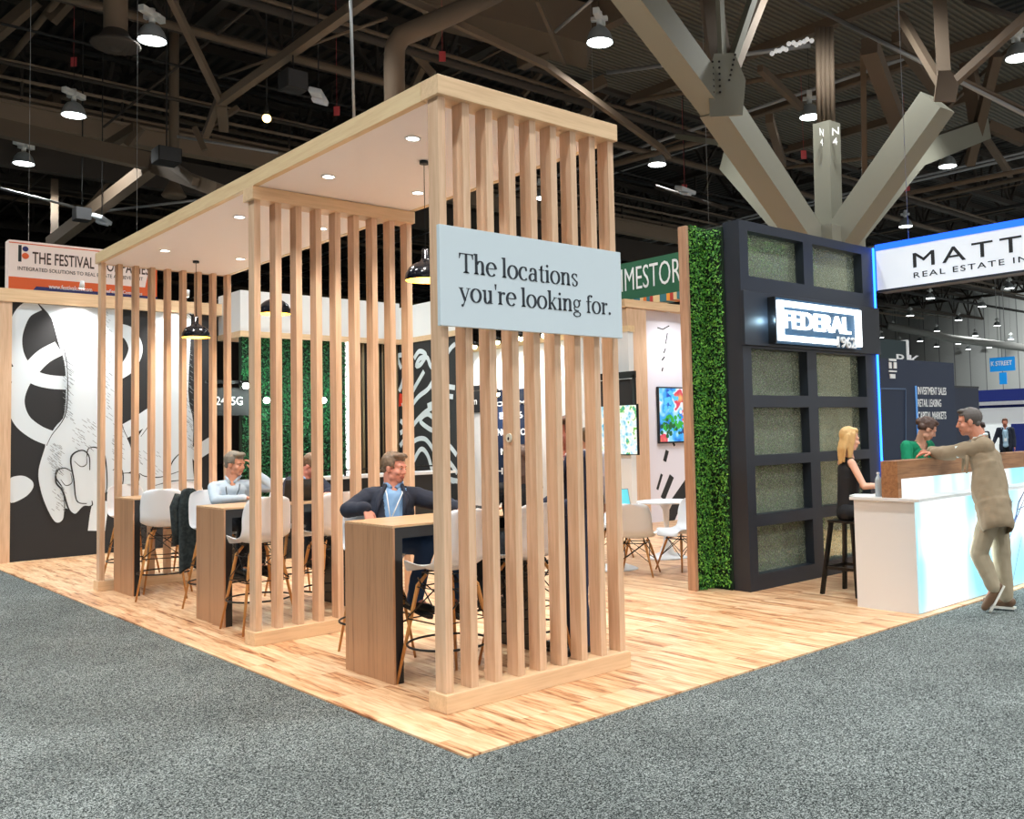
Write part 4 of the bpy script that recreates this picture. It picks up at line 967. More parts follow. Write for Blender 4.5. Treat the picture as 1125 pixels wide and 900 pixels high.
# ================================================================== HIGH-BAY LAMPS (regular grid, 9 m up)
M_hb = mat('lit_highbay_lens', (1,1,1,1), emit=9, ecol=(.93,1,.98,1))
M_hbs = mat('grey_aluminium_shade', srgb(150,156,158), .4, .3)
def make_highbay():
    t = empty('high_bay_lamp')
    m = MB(); m.lathe([(.25,0),(.242,.07),(.2,.19),(.14,.27),(.07,.31),(0,.32)], n=28); m.build('shade', M_hbs, t)
    m = MB(); m.cyl((0,0,-.004),(0,0,.02),.232,n=28); m.build('lens', M_hb, t)
    m = MB(); m.box((-.3,-.06,.44),(.3,.06,.56), bev=.01); m.cyl((0,0,.34),(0,0,.6),.055,n=14); m.box((-.045,-.16,.42),(.045,.16,.5), bev=.01); m.build('driver_bracket', mat('white_bracket', srgb(210,212,210), .5), t)
    m = MB(); m.cyl((0,0,.6),(0,0,5.98),.006,n=6); m.build('suspension_cable', M_steeld, t)
    return t
hb0 = make_highbay(); GH = 'high-bay lamps over the hall'
spec = [((167,45),'large high-bay lamp nearest us at the upper left, above the pergola'),((81,127),'high-bay lamp, middle of the three in a row at the upper left'),((26,180),'high-bay lamp at the left edge of the picture, lowest of the three in a row'),
 ((659,47),'large high-bay lamp above the right end of the sign wall, against the corrugated deck'),((722,181),'high-bay lamp just right of the pergola roof corner'),((890,129),'high-bay lamp left of the N4 column post'),((1119,64),'high-bay lamp cut by the right edge of the picture at the top'),
 ((1041,183),'high-bay lamp right of the forked column, below its right arm'),((995,249),'high-bay lamp just above the lightbox sign'),
 ((1022,328),None),((1109,317),None),((1079,337),None),((1053,352),None),((1000,347),None),((981,361),None),((1029,364),None),((968,371),None),((988,377),None),((1095.5,358),None),((1071.5,369),None),((1110.5,373),None),((1052.7,378),None),((1029,381),None),((1063.7,384),None),((1087,382),None),((1010.8,375),None),((596,218),None),((375,393),None)]
hbl = []
for i, (px, lb) in enumerate(spec):
    zz_ = 9.0
    if px == (596,218): zz_ = 9
    if px == (375,393): continue
    p = onZ(*px, zz_)
    if i >= 9 and p.x > 86: p = at(*px, (85-CLOC.x)/ray(*px).x)
    place(hb0, i==0, (p.x,p.y,p.z), .6, lb or 'small distant high-bay lamp glowing under the far ceiling on the right', 'lamp', GH if not lb else 'nearer high-bay lamps', )
    hbl.append((round(p.x,1),round(p.y,1)))
for ob in [o for o in bpy.data.objects if o.name.startswith('high_bay_lamp')]:
    if ob.get('label','').startswith('small distant'):
        pass
for gx in range(-3,6):
    for gy in range(-4,6):
        x, y = 2.5+6.65*gx, 2.95+5.0*gy
        d = math.hypot(x-1, y-1)
        if d > 26 and not (gx >= 4): continue
        lamp('SPOT', (x,y,8.95), 520*HBK, (.96,1,.99), .24, 135, .7, name='high_bay_glow')
for gy in range(-3,5): lamp('SPOT', (74,gy*6+4,9.5), 2200*HBK, (.96,1,.99), .4, 110, .8, (88,gy*6+4,5.5), 'added_wall_fill')  # unseen spots, no real fixtures, added to brighten the far right wall
for gx in range(6,13):
    for gy in range(-1,4): lamp('SPOT', (2.5+6.65*gx,2.95+5.0*gy+4,8.95), 520*HBK, (.96,1,.99), .24, 140, .7, name='high_bay_glow')
# small coloured spotlights
for px, lb, c, d in (((293,130),'small orange-glowing spotlight above the pergola roof','o',19),((24,251),None,'w',25),((880,0),None,'w',20)):
    pass
p = at(293,130,19); t = empty('glowing_spotlight', p, 0, 'small amber-glowing round lamp hanging above the pergola roof at the left', 'lamp')
m = MB(); m.ell(p, .085); m.build('bulb', mat('amber_bulb', (1,.8,.3,1), emit=7, ecol=(1,.72,.25,1)), t); m = MB(); m.cyl(p+V((0,0,.06)),p+V((0,0,.26)),.06,.03,n=12); m.cyl(p+V((0,0,.2)),(p.x,p.y,15),.012,n=6); m.build('lamp_holder', M_steeld, t)
for px, lb in (((1000,346),'orange glowing flood lamp far off under the lightbox sign'),):
    pass
def flood(px, d, label, ang):
    p = at(*px, d); t = empty('flood_fixture', p, 0, label, 'lamp', None)
    R = Matrix.Translation(p) @ Matrix.Rotation(ang,4,'Z') @ Matrix.Rotation(.25,4,'X')
    m = MB(); m.box((-.35,-.12,-.05),(.35,.12,.05), R, bev=.02); m.box((-.1,-.15,-.12),(.1,.1,-.05), R, bev=.02); m.build('housing', mat('pale_fixture', srgb(200,204,210), .4), t)
    m = MB(); m.cyl(p,(p.x,p.y,15),.012,n=6); m.build('suspension_cable', M_steeld, t)
flood((350,106),18,'white flat flood fixture hanging beside the black loudspeaker box',.9); flood((753,209),24,'pale flat fixture hanging above the hedge screen at the right',0.2); flood((112,241),22,'small pale flat fixture low among the steelwork at the left',1)
# ================================================================== FORKED COLUMN
fc = empty('forked_column', (11.6,4.9,0), 0, 'huge olive-beige steel column forking into slanted arms, with a post marked N4', 'column')
D0 = 16.0
def beam_px(mb, a, b, w, h, up=(0,0,1)): mb.bar(a, b, w, h, up)
node_ = at(905,275,D0)
m = MB(); m.bar((node_.x,node_.y,0),(node_.x,node_.y,node_.z+.3),1.0,1.0, up=(0,1,0)); m.build('shaft', M_olive, fc)
arms = {'nl':(at(786,112,13.2), at(672,-40,11.4)), 'nr':(at(1030,112,14.4), None), 'fl':(at(803,175,19.5), None), 'fr':(at(1003,172,19.8), None)}
for k, (e, g) in arms.items():
    m = MB(); side = (_r.x,_r.y,0)
    m.bar(node_+V((0,0,-.2)), e, .40, .46); 
    if g is not None: m.bar(e+(node_-e).normalized()*.2, g, .36, .42)
    m.build('arm', M_olive, fc)
# gusset plates with bolts and struts above
def gusset(c, dirs, lbl):
    for (q, w) in dirs:
        m = MB(); m.bar(c, q, w, w*.8); m.build('strut', M_olive if lbl else M_steel, fc)
c1 = at(795,96,13.3); fw_ = (c1-CLOC).normalized()
gusset(c1, [(at(790,-20,13.6),.1),(at(833,-20,13.9),.12)], True); gusset(c1, [(at(778,-20,14.6),.3),(at(842,-20,15.0),.2)], False)
m = MB(); m.prism([(-.2,-.42),(.24,-.4),(.3,.08),(.16,.46),(-.12,.46),(-.22,.08)], c1-fw_*.42, _r0, Z, -V((_f.x,_f.y,0)).normalized(), .04); gp = m.build('gusset_plate', M_olive, fc)
m = MB()
for i in range(6):
    for j in (-.14,-.05): m.cyl(c1-fw_*.47+_r0*j+Z*(.36-i*.085), c1-fw_*.5+_r0*j+Z*(.36-i*.085), .016, n=8)
    m.cyl(c1-fw_*.47+_r0*(.08+i*.018)+Z*(.1+i*.07), c1-fw_*.5+_r0*(.08+i*.018)+Z*(.1+i*.07), .016, n=8)
m.build('bolts', M_steeld, gp)
c2 = at(1038,100,14.5); fw2 = (c2-CLOC).normalized()
gusset(c2, [(at(1031,-20,15),.2),(at(988,15,15.6),.13),(at(1150,-2,13.6),.14)], False)
m = MB(); m.prism([(-.18,-.16),(.14,-.18),(.2,.08),(.08,.3),(-.1,.3)], c2-fw2*.4, _r0, Z, -V((_f.x,_f.y,0)).normalized(), .04); m.build('gusset_plate', M_steel, fc)
c3 = at(797,158,19.6); gusset(c3, [(at(795,128,19.8),.3),(at(745,150,22),.14)], True)
m = MB(); m.bar(at(1000,172,19.8), at(1078,143,24), .42,.5); m.build('arm', M_olive, fc)
# middle post N4
m = MB(); m.bar(at(911,262,D0+.1), at(908,136,D0+.1), .33,.33, up=(1,0,0)); pt = m.build('post', M_olive, fc)
m = MB()
for dx in (-9,-4,1,6): m.cyl(at(909+dx,137,D0+.1), at(907+dx,30,D0+.1), .045, n=8)
m.build('conduits', M_steel, fc)
pf = at(899,149,D0-.25)
for ch, (px_, py_) in (('N',(899.5,149)),('4',(900,160))):
    p = at(px_,py_,D0-.16); text(ch, 'stencil_mark', M_letter, fc, p-Y*.02, (1,-.0,0), Z, None, .125, .004, .012)
for ch, (px_, py_) in (('N',(914.5,149)),('4',(914.8,160))):
    p = at(px_,py_,D0-.2); text(ch, 'stencil_mark', M_letter, fc, p, (.3,-1,0), Z, None, .125, .004, .006)

# ================================================================== ROOF STEELWORK
def beam(a, b, w, h, label, mt=None, name='steel_beam', cat='beam', group='roof steel beams'):
    m = MB(); m.bar(a, b, w, h); o = m.build(name, mt or M_steel); tag(o, label, cat, group); return o
GL = 'brown painted brace running between the dark roof trusses'
def braces(lst, mt=None):
    for (x0,y0,d0,x1,y1,d1,w) in lst: beam(at(x0,y0,d0), at(x1,y1,d1), w*.72, w*.85, GL, mt, 'steel_brace', 'brace', 'slanting roof braces')
braces([(185,-8,17,243,112,19,.16),(243,112,19,425,-18,15,.2),(241,108,19,226,148,20,.18),(243,112,19,246,140,20,.26),(430,-8,16,600,72,18,.15),(600,72,18,728,164,21,.15),
 (728,164,21,735,172,22,.12),(228,140,20,262,118,20,.12),(500,-5,22,452,100,24,.2),(590,0,19,620,70,22,.1),(452,56,22,476,82,22,.2),(700,20,20,790,62,22,.2),
 (620,110,24,665,88,24,.3),(640,130,26,700,60,26,.3),(40,0,22,-30,60,22,.3),(75,0,22,55,22,22,.3),(575,105,25,640,20,24,.14),(845,130,22,860,180,25,.25),(835,75,20,880,118,22,.18)])
braces([(948,55,19,950,208,21,.16),(955,50,18,990,145,21,.42),(1125,155,24,1085,138,24,.3),(1080,148,24,1110,192,26,.2),(1075,140,24,1062,60,24,.4),(1095,60,22,1065,180,24,.3),(1032,-10,20,990,-2,20,.2),(1040,118,26,1125,40,22,.12),
 (985,40,20,1030,100,22,.3)])
braces([(168,182,21,56,268,24,.34),(165,178,21,-20,136,20,.42),(172,184,21,242,210,20,.34),(176,172,21,215,200,20,.2),(155,140,24,140,160,24,.2),(62,108,26,20,150,27,.3),(150,140,24,118,160,25,.25),(60,265,26,120,200,27,.1),
 (60,268,24,60,200,26,.25),(214,140,21,225,165,21,.14),(-10,130,30,170,175,30,.2)])
# catwalk running across the hall
cw = empty('catwalk', (5,22.6,10.5), 0, 'long brown steel catwalk with rails crossing the hall high behind the pergola', 'catwalk')
m = MB()
for z in (11.5,11.05,10.6): m.cyl((-25,22.6,z),(32,22.6,z),.05,n=8)
m.build('handrail', mat('catwalk_rail_paint', srgb(134,114,94), .7), cw)
m = MB()
for i in range(24): m.cyl((-24+i*2.4,22.6,10.2),(-24+i*2.4,22.6,11.5),.04,n=8)
m.build('posts', M_steel2, cw)
m = MB(); m.box((-25,22.5,9.9),(32,22.9,10.35)); m.box((-25,22.4,10.35),(32,23.4,10.42)); m.build('girder', MATS['catwalk_rail_paint'], cw)
m = MB(); m.box((-25,23.4,9.0),(32,23.7,9.9)); m.build('girder', M_steel2, cw)
# trusses
TL = 'dark roof truss with zigzag web high under the deck'
def truss(a, b, depth, n, w=.16, mt=None):
    a, b = V(a), V(b); t = empty('roof_truss', (a+b)/2, 0, TL, 'truss', 'roof trusses'); mt = mt or M_steel2
    m = MB(); m.bar(a, b, w*1.4, w*1.4); m.build('bottom_chord', mt, t)
    m = MB(); m.bar(a+Z*depth, b+Z*depth, w*1.4, w*1.4); m.build('top_chord', mt, t)
    m = MB()
    for i in range(n):
        p = a+(b-a)*(i/n); q = a+(b-a)*((i+.5)/n)+Z*depth; r = a+(b-a)*((i+1)/n); m.bar(p,q,w*.7,w*.7); m.bar(q,r,w*.7,w*.7); m.bar(p,p+Z*depth,w*.5,w*.5)
    m.build('web', mt, t)
for y in (9,14.5,19,28,36,46,58): truss((-30,y,11.8+.2*(y%3)),(86,y,11.8+.2*(y%3)),1.9,40)
for x in (-8,-1.5,5.8,12.5,19.2,32,45,60,76): truss((x,4,12.6),(x,66,12.6),1.7,26)
# purlins
m = MB()
for i in range(22): m.bar((-30,6+i*2.9,14.7),(86,6+i*2.9,14.7),.14,.3)
tag(m.build('roof_purlins', M_steel2), 'many thin dark purlins close under the corrugated deck', 'beam', None, 'stuff')
# low cable ladders and pipes running along both axes
PL = 'thin conduit or pipe run slung under the roof steel'
random.seed(21)
for i in range(26):
    y = random.uniform(12,50); z = random.uniform(9.6,12.5)
    m = MB(); m.cyl((-20,y,z),(70,y,z),random.choice((.03,.05,.09)),n=8); tag(m.build('pipe_run', random.choice((M_steel,M_steel2,M_steel2,M_steeld))), PL, 'pipe', 'pipe runs')
for i in range(22):
    x = random.uniform(-6,55); z = random.uniform(10,13)
    m = MB(); m.cyl((x,6,z),(x+random.uniform(-1,1),62,z),random.choice((.03,.05,.08)),n=8); tag(m.build('pipe_run', random.choice((M_steel,M_steel2,M_conduit,M_steeld))), PL, 'pipe', 'pipe runs')
for (x0,y0,d0,x1,y1,d1,r,mt) in ((868,-5,17,1130,128,15,.035,M_conduit),(915,18,17,1130,122,15,.03,M_steel),(667,80,21,890,50,19,.05,M_conduit),(610,35,18,650,0,17,.03,M_conduit),(195,150,22,305,168,22,.035,M_conduit),(985,215,24,1130,186,22,.06,M_steel),(850,186,26,975,171,24,.05,M_steel),
   (0,207,24,100,232,25,.035,M_conduit),(115,232,25,215,220,24,.035,M_conduit),(690,112,22,1000,60,20,.06,M_steel),(240,85,19,425,20,17,.03,M_steel),(1060,0,18,1125,22,18,.06,M_steel2),(900,120,26,1010,95,26,.07,M_steel2),(640,190,26,790,150,25,.08,M_steel),(720,205,26,800,230,26,.06,M_steel2),(540,110,24,640,130,24,.07,M_steel2)):
    m = MB(); m.cyl(at(x0,y0,d0),at(x1,y1,d1),r,n=8); tag(m.build('pipe_run', mt), PL, 'pipe', 'pipe runs')
m = MB(); m.tube([at(385,-10,12),at(389,130,12.4)], .02); tag(m.build('hanging_cable', M_conduit), 'pale thick cable hanging straight down behind the pergola roof', 'cable')
# long pale duct over the far hall
m = MB(); m.tube([at(975,358,60),at(1045,372,60),at(1140,384,58)], .24, 12); tag(m.build('far_duct', mat('pale_far_duct', srgb(150,150,146), .6)), 'long pale duct running under the far ceiling above the white panelled wall', 'duct')
# round duct with diffuser, upper left
rd = empty('round_air_duct', at(127,55,17), 0, 'vertical round duct ending in a wide ringed air diffuser, upper left', 'duct')
p = at(127,52,17); k = .017
m = MB(); m.cyl((p.x,p.y,p.z+.25),(p.x,p.y,14.95),.2,n=24); m.build('duct_pipe', M_duct, rd)
m = MB(); m.lathe([(.2,.3),(.3,.12),(.40,.08),(.42,.04),(.38,.0),(.35,.05),(.30,-.02),(.26,.04),(.2,-.04),(.16,.02),(.1,-.05),(0,-.05)], p, 36); m.build('diffuser', M_steel2, rd)
p = at(191,217,24); rd2 = empty('round_air_duct', p, 0, 'small round ceiling diffuser low among the braces left of the pergola roof', 'duct')
m = MB(); m.lathe([(.12,.4),(.25,.12),(.3,.05),(.26,.0),(.2,.04),(.12,.0),(0,.0)], p, 28); m.build('diffuser', M_steel, rd2); m = MB(); m.cyl((p.x,p.y,p.z+.35),(p.x,p.y,15),.12,n=16); m.build('duct_pipe', M_steel, rd2)
# bent duct
pts = [at(434,150,15.5),at(433,70,15.5),at(434,52,15.5),at(441,40,15.5),at(455,34,15.6),at(505,12,16.5),at(560,-15,17.5)]
m = MB(); m.tube(pts, .17, 18); tag(m.build('bent_duct', M_duct), 'bent round brown duct dropping behind the front corner of the pergola roof', 'duct')
m = MB(); a, b = at(455,-25,22), at(600,45,24); m.bar(at(470,-5,22), at(650,42,22), 1.5, .9); tag(m.build('square_duct', M_duct), 'large square brown duct crossing at the top, right of the bent round duct', 'duct')
# corrugated lower deck bay on the right with edge beams
dk_ = empty('deck_bay', at(690,70,20), 0, 'lower bay of corrugated deck edged with beams above the pergola right end', 'deck')
A = [at(575,68,17), at(700,-25,14.5), at(900,10,18), at(760,150,24)]
zc = 10.8
Q = [onZ(573,70,zc), onZ(690,5,zc), onZ(1000,-30,zc), onZ(905,30,zc), onZ(660,130,zc)]
x0, x1 = min(q.x for q in Q), 24.0; y0, y1 = 6.0, 13.2
xa_ = onZ(573,70,zc)
dx0, dy1 = xa_.x, xa_.y
DM = deck_mat()
M_dk2 = DM.copy(); M_dk2.name = 'corrugated_deck_lower'
for n_ in M_dk2.node_tree.nodes:
    if n_.type == 'TEX_WAVE': n_.bands_direction = 'Y'; n_.inputs['Scale'].default_value = 2.2
    if n_.type == 'VALTORGB': n_.color_ramp.elements[0].color = srgb(78,72,61); n_.color_ramp.elements[1].color = srgb(112,104,88)
m = MB(); m.box((dx0,4.0,zc),(dx0+15,dy1,zc+.12)); m.build('deck_sheet', M_dk2, dk_)
m = MB(); m.box((dx0-.15,4.0,zc-.15),(dx0+.1,dy1,zc+.5)); m.build('edge_beam', M_steel, dk_)
m = MB(); m.box((dx0,dy1-.2,zc-.1),(dx0+15,dy1,zc+.45)); m.build('edge_beam', M_steel2, dk_)
for i in range(1,4):
    m = MB(); m.box((dx0+i*3.6,4.0,zc-.22),(dx0+i*3.6+.18,dy1,zc)); m.build('cross_beam', M_steel, dk_)
# loudspeaker boxes
for (px, d, s, lb) in (((322,90),17,(.2,.2,.17),'black loudspeaker box hanging above the pergola roof'),((183,172),20,(.24,.24,.16),'black loudspeaker box at the meeting of braces on the left'),((90,236),22,(.17,.17,.15),'small black loudspeaker box low at the left, beside a slanting brace')):
    p = at(*px, d); t = empty('loudspeaker', p, 0, lb, 'speaker')
    m = MB(); m.box((-s[0],-s[1],-s[2]),s, Matrix.Translation(p), bev=.02); m.build('cabinet', M_steeld, t); m = MB(); m.box((-s[0]*.9,-s[1]-.012,-s[2]*.9),(s[0]*.9,-s[1],s[2]*.9), Matrix.Translation(p)); m.build('grille', mat('dark_mesh', srgb(50,50,52), .7), t)
    m = MB(); m.cyl(p,(p.x,p.y,15),.015,n=6); m.build('suspension_cable', M_steeld, t)
# pink-red marker tags
for (px, d) in (((486,62),20),((370,122),22),((81,68),22),((883,170),24),((752,207),26),((997,209),26),((1035,127),22)):
    p = at(*px, d); R = Matrix.Translation(p) @ Matrix.Rotation(-YAW,4,'Z')
    m = MB(); m.box((-.07,-.005,-.11),(.07,.005,.11), R); m.cyl(p,(p.x,p.y,14.95),.004,n=5); o = m.build('marker_tag', mat('dull_red_tag', srgb(190,70,74), .6)); tag(o, 'small dull red marker tag hanging among the roof steel', 'tag', 'red marker tags')
# row of small white bulbs on the rail near the forked column
for i in range(12):
    p = at(848+i*3.9+random.uniform(-1,1), 57-i*1.2+random.uniform(-3,3), 19); m = MB(); m.ell(p, .05, seg=10, rings=6)
    tag(m.build('rail_lamp', mat('dim_white_bulb', srgb(220,220,215), .5, emit=.3, ecol=(1,1,1,1))), 'tiny pale bulb in the cluster on a rail left of the forked column post', 'lamp', 'tiny bulbs on the rail')
# world
w = bpy.data.worlds.new('hall_air'); SC.world = w; w.use_nodes = True; w.node_tree.nodes['Background'].inputs[0].default_value = (1,.95,.9,1); w.node_tree.nodes['Background'].inputs[1].default_value = WK
# ================================================================== PEOPLE
def blob(P, name, mt, parent, vox=.008, sm=3, cut=None, disp=0, dscale=9, thick=0, facemat=None, ymul=None):
    """union of rounded pieces as ONE continuous skin; P: ('c',p,q,r0,r1) or ('e',centre,radii,rot)"""
    mb = MB()
    for q in P:
        if q[0] == 'c': mb.cap(q[1], q[2], q[3], q[4])
        else: mb.ell(q[1], q[2], q[3] if len(q) > 3 else None)
    o = mb.build(name, mt, parent, fix=True)
    md = o.modifiers.new('r','REMESH'); md.mode = 'VOXEL'; md.voxel_size = vox
    if sm: md = o.modifiers.new('s','SMOOTH'); md.factor = .5; md.iterations = sm
    bake(o); me = o.data
    if disp:
        nr_ = [v.normal.copy() for v in me.vertices]; out_ = []
        for v, vn in zip(me.vertices, nr_):
            c = v.co; n = noise.noise(V((c.x*dscale,c.y*dscale,c.z*dscale*.6))) + .5*noise.noise(V((c.x*dscale*2.3,c.y*dscale*2.3,c.z*dscale*2)))
            out_.extend(c + vn*n*disp)
        me.vertices.foreach_set('co', out_)
    if cut or facemat:
        b = bmesh.new(); b.from_mesh(me)
        if cut: bmesh.ops.delete(b, geom=[f for f in b.faces if cut(f.calc_center_median())], context='FACES')
        if facemat:
            for f in b.faces: f.material_index = facemat(f.calc_center_median())
        b.to_mesh(me); b.free()
    me.polygons.foreach_set('use_smooth', [True]*len(me.polygons))
    if thick: md = o.modifiers.new('t','SOLIDIFY'); md.thickness = thick; md.offset = 0; bake(o)
    me.materials.clear() if False else None
    return o
def frame(z, x):          # rotation whose local z = z and x close to x
    z = V(z).normalized(); x = V(x); x = (x-z*x.dot(z)).normalized(); y = z.cross(x)
    return Matrix((x,y,z)).transposed()
def hand(P, wr, d, n, t, curl=.35, s=1.0, spread=.0):
    """palm + four unequal fingers + thumb. d points to the fingers, n is where the palm looks, t is the thumb side"""
    wr, d, n, t = V(wr), V(d).normalized(), V(n), V(t); n = (n-d*n.dot(d)).normalized(); t = (t-d*t.dot(d)-n*t.dot(n)).normalized()
    for i, (off, L, r) in enumerate(((.030,.072,.0090),(.010,.080,.0093),(-.010,.074,.0088),(-.029,.058,.0080))):
        k = wr + d*.085*s + t*off*s; P.append(('c', wr+t*off*.5*s+d*.01*s, k, .0145*s, .0115*s)); a = k; dd = d + t*spread*off*10; dd.normalize(); ang = curl*(.8+.12*i)
        for j, f in enumerate((.45,.30,.25)):
            ang_j = ang*(j+1)*.75; v = (dd*cos(ang_j)+n*sin(ang_j)).normalized(); b = a + v*L*f*s; P.append(('c', a, b, r*s*(1-.07*j), r*s*(.93-.07*j))); a = b
    a = wr + t*.022*s + d*.02*s; b = a + (t*.75+d*.55+n*.2).normalized()*.036*s; c = b + (t*.3+d*.85+n*.35).normalized()*.03*s; e = c + (d*.9+n*.4).normalized()*.024*s
    P += [('c',wr+d*.012*s,a,.014*s,.0135*s),('c',a,b,.0135*s,.0115*s),('c',b,c,.011*s,.0098*s),('c',c,e,.0096*s,.0082*s)]
def head_pieces(H, R, s=1.0, female=False):
    g = lambda x,y,z: V(H)+R@V((x*s,y*s,z*s)); P = []
    jw = .054 if female else .062
    P += [('e',g(0,-.018,.035),(.074*s,.094*s,.084*s),R),('e',g(0,.018,-.03),(jw*s,.070*s,.082*s),R),('e',g(0,.056,-.088),(.026*s,.022*s,.022*s),R),('c',g(-.036,.01,-.07),g(.036,.01,-.07),.03*s,.03*s)]
    P += [('c',g(0,.082,.008),g(0,.098,-.026),.0085*s,.0115*s),('e',g(.011,.088,-.03),(.008*s,.010*s,.008*s),R),('e',g(-.011,.088,-.03),(.008*s,.010*s,.008*s),R)]
    P += [('c',g(-.034,.066,.022),g(.034,.066,.022),.0165*s,.0165*s),('e',g(.037,.056,-.028),(.024*s,.024*s,.024*s),R),('e',g(-.037,.056,-.028),(.024*s,.024*s,.024*s),R)]
    P += [('c',g(-.019,.08,-.058),g(.019,.08,-.058),.007*s,.007*s),('c',g(-.017,.078,-.067),g(.017,.078,-.067),.008*s,.008*s)]
    for q in (-1,1): P += [('e',g(q*.077,-.008,-.006),(.011*s,.019*s,.031*s),R),('e',g(q*.079,.0,-.024),(.008*s,.01*s,.012*s),R)]
    return P
SKINS = {}
def person(name, label, J, hd, skin=(214,160,134), hair=(70,50,36), hairstyle='short', top=(200,200,200), topkind='shirt', jacket=None, pants=(40,40,46), shoes=(30,26,24), s=1.0, vox=.0065, female=False,
           hands=(None,None), sleeves='long', legs=True, collar=True, pat=None, vopen=(.03,.10), headpitch=0, headroll=0, lanyard=None, belly=1.0, bald=0, jlen=.14):
    """J: joints in metres (P pelvis, C chest, N neck, H head, sR sL eR eL wR wL hR hL kR kL aR aL tR tL); hd: face direction"""
    J = {k: V(v) for k, v in J.items()}
    base = (J['P'].x, J['P'].y, 0); t = empty(name, base, 0, label, 'person')
    sk = 'skin_%d_%d_%d' % skin
    ms = mat(sk, srgb(*skin), .5); 
    lr = (J['sR']-J['sL']).normalized(); spine = (J['N']-J['P']).normalized(); Rt = frame(spine, lr); fwd = Rt.col[1]   # x right, z up -> y forward
    h2 = V((hd[0],hd[1],0)).normalized(); Rh = frame(Z, (h2.y,-h2.x,0)) @ Matrix.Rotation(radians(headpitch),3,'X') @ Matrix.Rotation(radians(headroll),3,'Y')
    H = J['H']; B = head_pieces(H, Rh, s, female); g = lambda x,y,z: H+Rh@V((x*s,y*s,z*s))
    nr = .050 if female else .060
    B += [('c',g(0,-.028,-.05),J['N']+spine*.0-fwd*.0,nr*s,(nr+.008)*s),('c',J['N'],J['C']+spine*.12,.06*s,.08*s)]
    w = (.15 if female else .172)*s
    B += [('e',J['C'],(w*.9,.095*s,.16*s),Rt),('e',J['P']*.45+J['C']*.55-spine*.04,(w*.78,.085*s,.13*s),Rt),('e',J['P'],(w*.93,.1*s,.12*s),Rt)]
    fat = .86 if female else 1
    for q in 'RL':
        B += [('c',J['N']-spine*.05,J['s'+q],.05*s,.048*s*fat),('c',J['s'+q],J['e'+q],.048*s*fat,.038*s*fat),('c',J['e'+q],J['w'+q],.038*s*fat,.026*s*fat)]
        if legs: B += [('c',J['h'+q],J['k'+q],.078*s,.055*s),('c',J['k'+q],J['a'+q],.053*s,.035*s),('c',J['a'+q],J['t'+q],.036*s,.028*s)]
    for q, hh in zip('RL', hands):
        if hh is None:
            d = (J['w'+q]-J['e'+q]).normalized(); hh = (d, -Z if abs(d.z) < .7 else lr*(-1 if q=='R' else 1), (fwd if abs(d.z) > .7 else lr*(-1 if q=='R' else 1)), .35)
        hand(B, J['w'+q]+V(hh[0]).normalized()*.012, hh[0], hh[1], hh[2], hh[3], s)
    lipc = g(0,.083,-.062)
    def fm(c): 
        l = Rh.inverted()@(c-H)/s
        return 1 if (abs(l.x) < .026 and -.073 < l.z < -.053 and l.y > .07) else 0
    body = blob(B, 'body', [ms, mat(sk+'_lip', srgb(int(skin[0]*.82),int(skin[1]*.68),int(skin[2]*.68)), .45)], t, vox, 2, facemat=fm)
    # eyes, brows
    if vox < .012:
        for q in (-1,1):
            e = MB(); e.ell(g(q*.031,.0735,.002), (.0125*s,.0085*s,.0048*s), Rh, 12, 8); eo = e.build('eye', mat('eye_white', srgb(196,184,178), .3), t)
            e = MB(); e.ell(g(q*.031,.0805,.002), (.0056*s,.003*s,.0046*s), Rh, 10, 6); e.build('iris', mat('dark_iris', srgb(48,36,30), .2), eo)
            e = MB(); e.tube([g(q*.015,.0835,.0165),g(q*.032,.083,.0225),g(q*.048,.069,.018)], [.0022*s,.0028*s,.0016*s], 6); e.build('eyebrow', mat('brow_%d'%hair[0], srgb(*[int(c*.7) for c in hair]), .8), t)
    # hair
    mh = mat('hair_%d_%d'%(hair[0],hair[1]), srgb(*hair), .55)
    HP = [('e',g(0,-.026,.045),(.083*s,.1*s,.088*s),Rh)]
    hl = .062
    if hairstyle == 'short':
        HP += [('e',g(.02,.035,.098),(.05*s,.045*s,.026*s),Rh),('e',g(-.03,.03,.1),(.045*s,.045*s,.024*s),Rh),('c',g(-.04,-.068,-.02),g(.04,-.068,-.02),.026*s,.026*s),('e',g(.066,-.02,.03),(.018*s,.05*s,.045*s),Rh),('e',g(-.066,-.02,.03),(.018*s,.05*s,.045*s),Rh)]
    if hairstyle == 'buzz':
        HP = [('e',g(0,-.022,.040),(.0785*s,.097*s,.0865*s),Rh),('e',g(0,.035,.1),(.05*s,.045*s,.02*s),Rh),('c',g(-.04,-.064,-.02),g(.04,-.064,-.02),.024*s,.024*s)]
    if hairstyle == 'bun':
        HP += [('e',g(0,-.12,.03),(.042*s,.035*s,.042*s),Rh),('c',g(-.05,-.07,-.01),g(.05,-.07,-.01),.035*s,.035*s),('e',g(.068,-.01,.02),(.018*s,.05*s,.045*s),Rh),('e',g(-.068,-.01,.02),(.018*s,.05*s,.045*s),Rh),('e',g(0,.03,.1),(.06*s,.045*s,.025*s),Rh)]
    if hairstyle == 'long':
        HP += [('e',g(0,.02,.1),(.065*s,.05*s,.028*s),Rh)]
        rs = random.Random(5)
        for a in range(-6,7):
            x = a*.0125; ln_ = rs.uniform(-.015,.02); y0 = -.082+abs(a)*.0055; P0 = g(x,y0,.03); P1 = g(x*1.08,y0-.022,-.11); P2 = g(x*.95+rs.uniform(-.006,.006),y0-.012,-.185+ln_); P3 = g(x*.8,y0-.002,-.255+ln_)
            HP += [('c',P0,P1,.026*s,.021*s),('c',P1,P2,.020*s,.014*s),('c',P2,P3,.014*s,.006*s)]
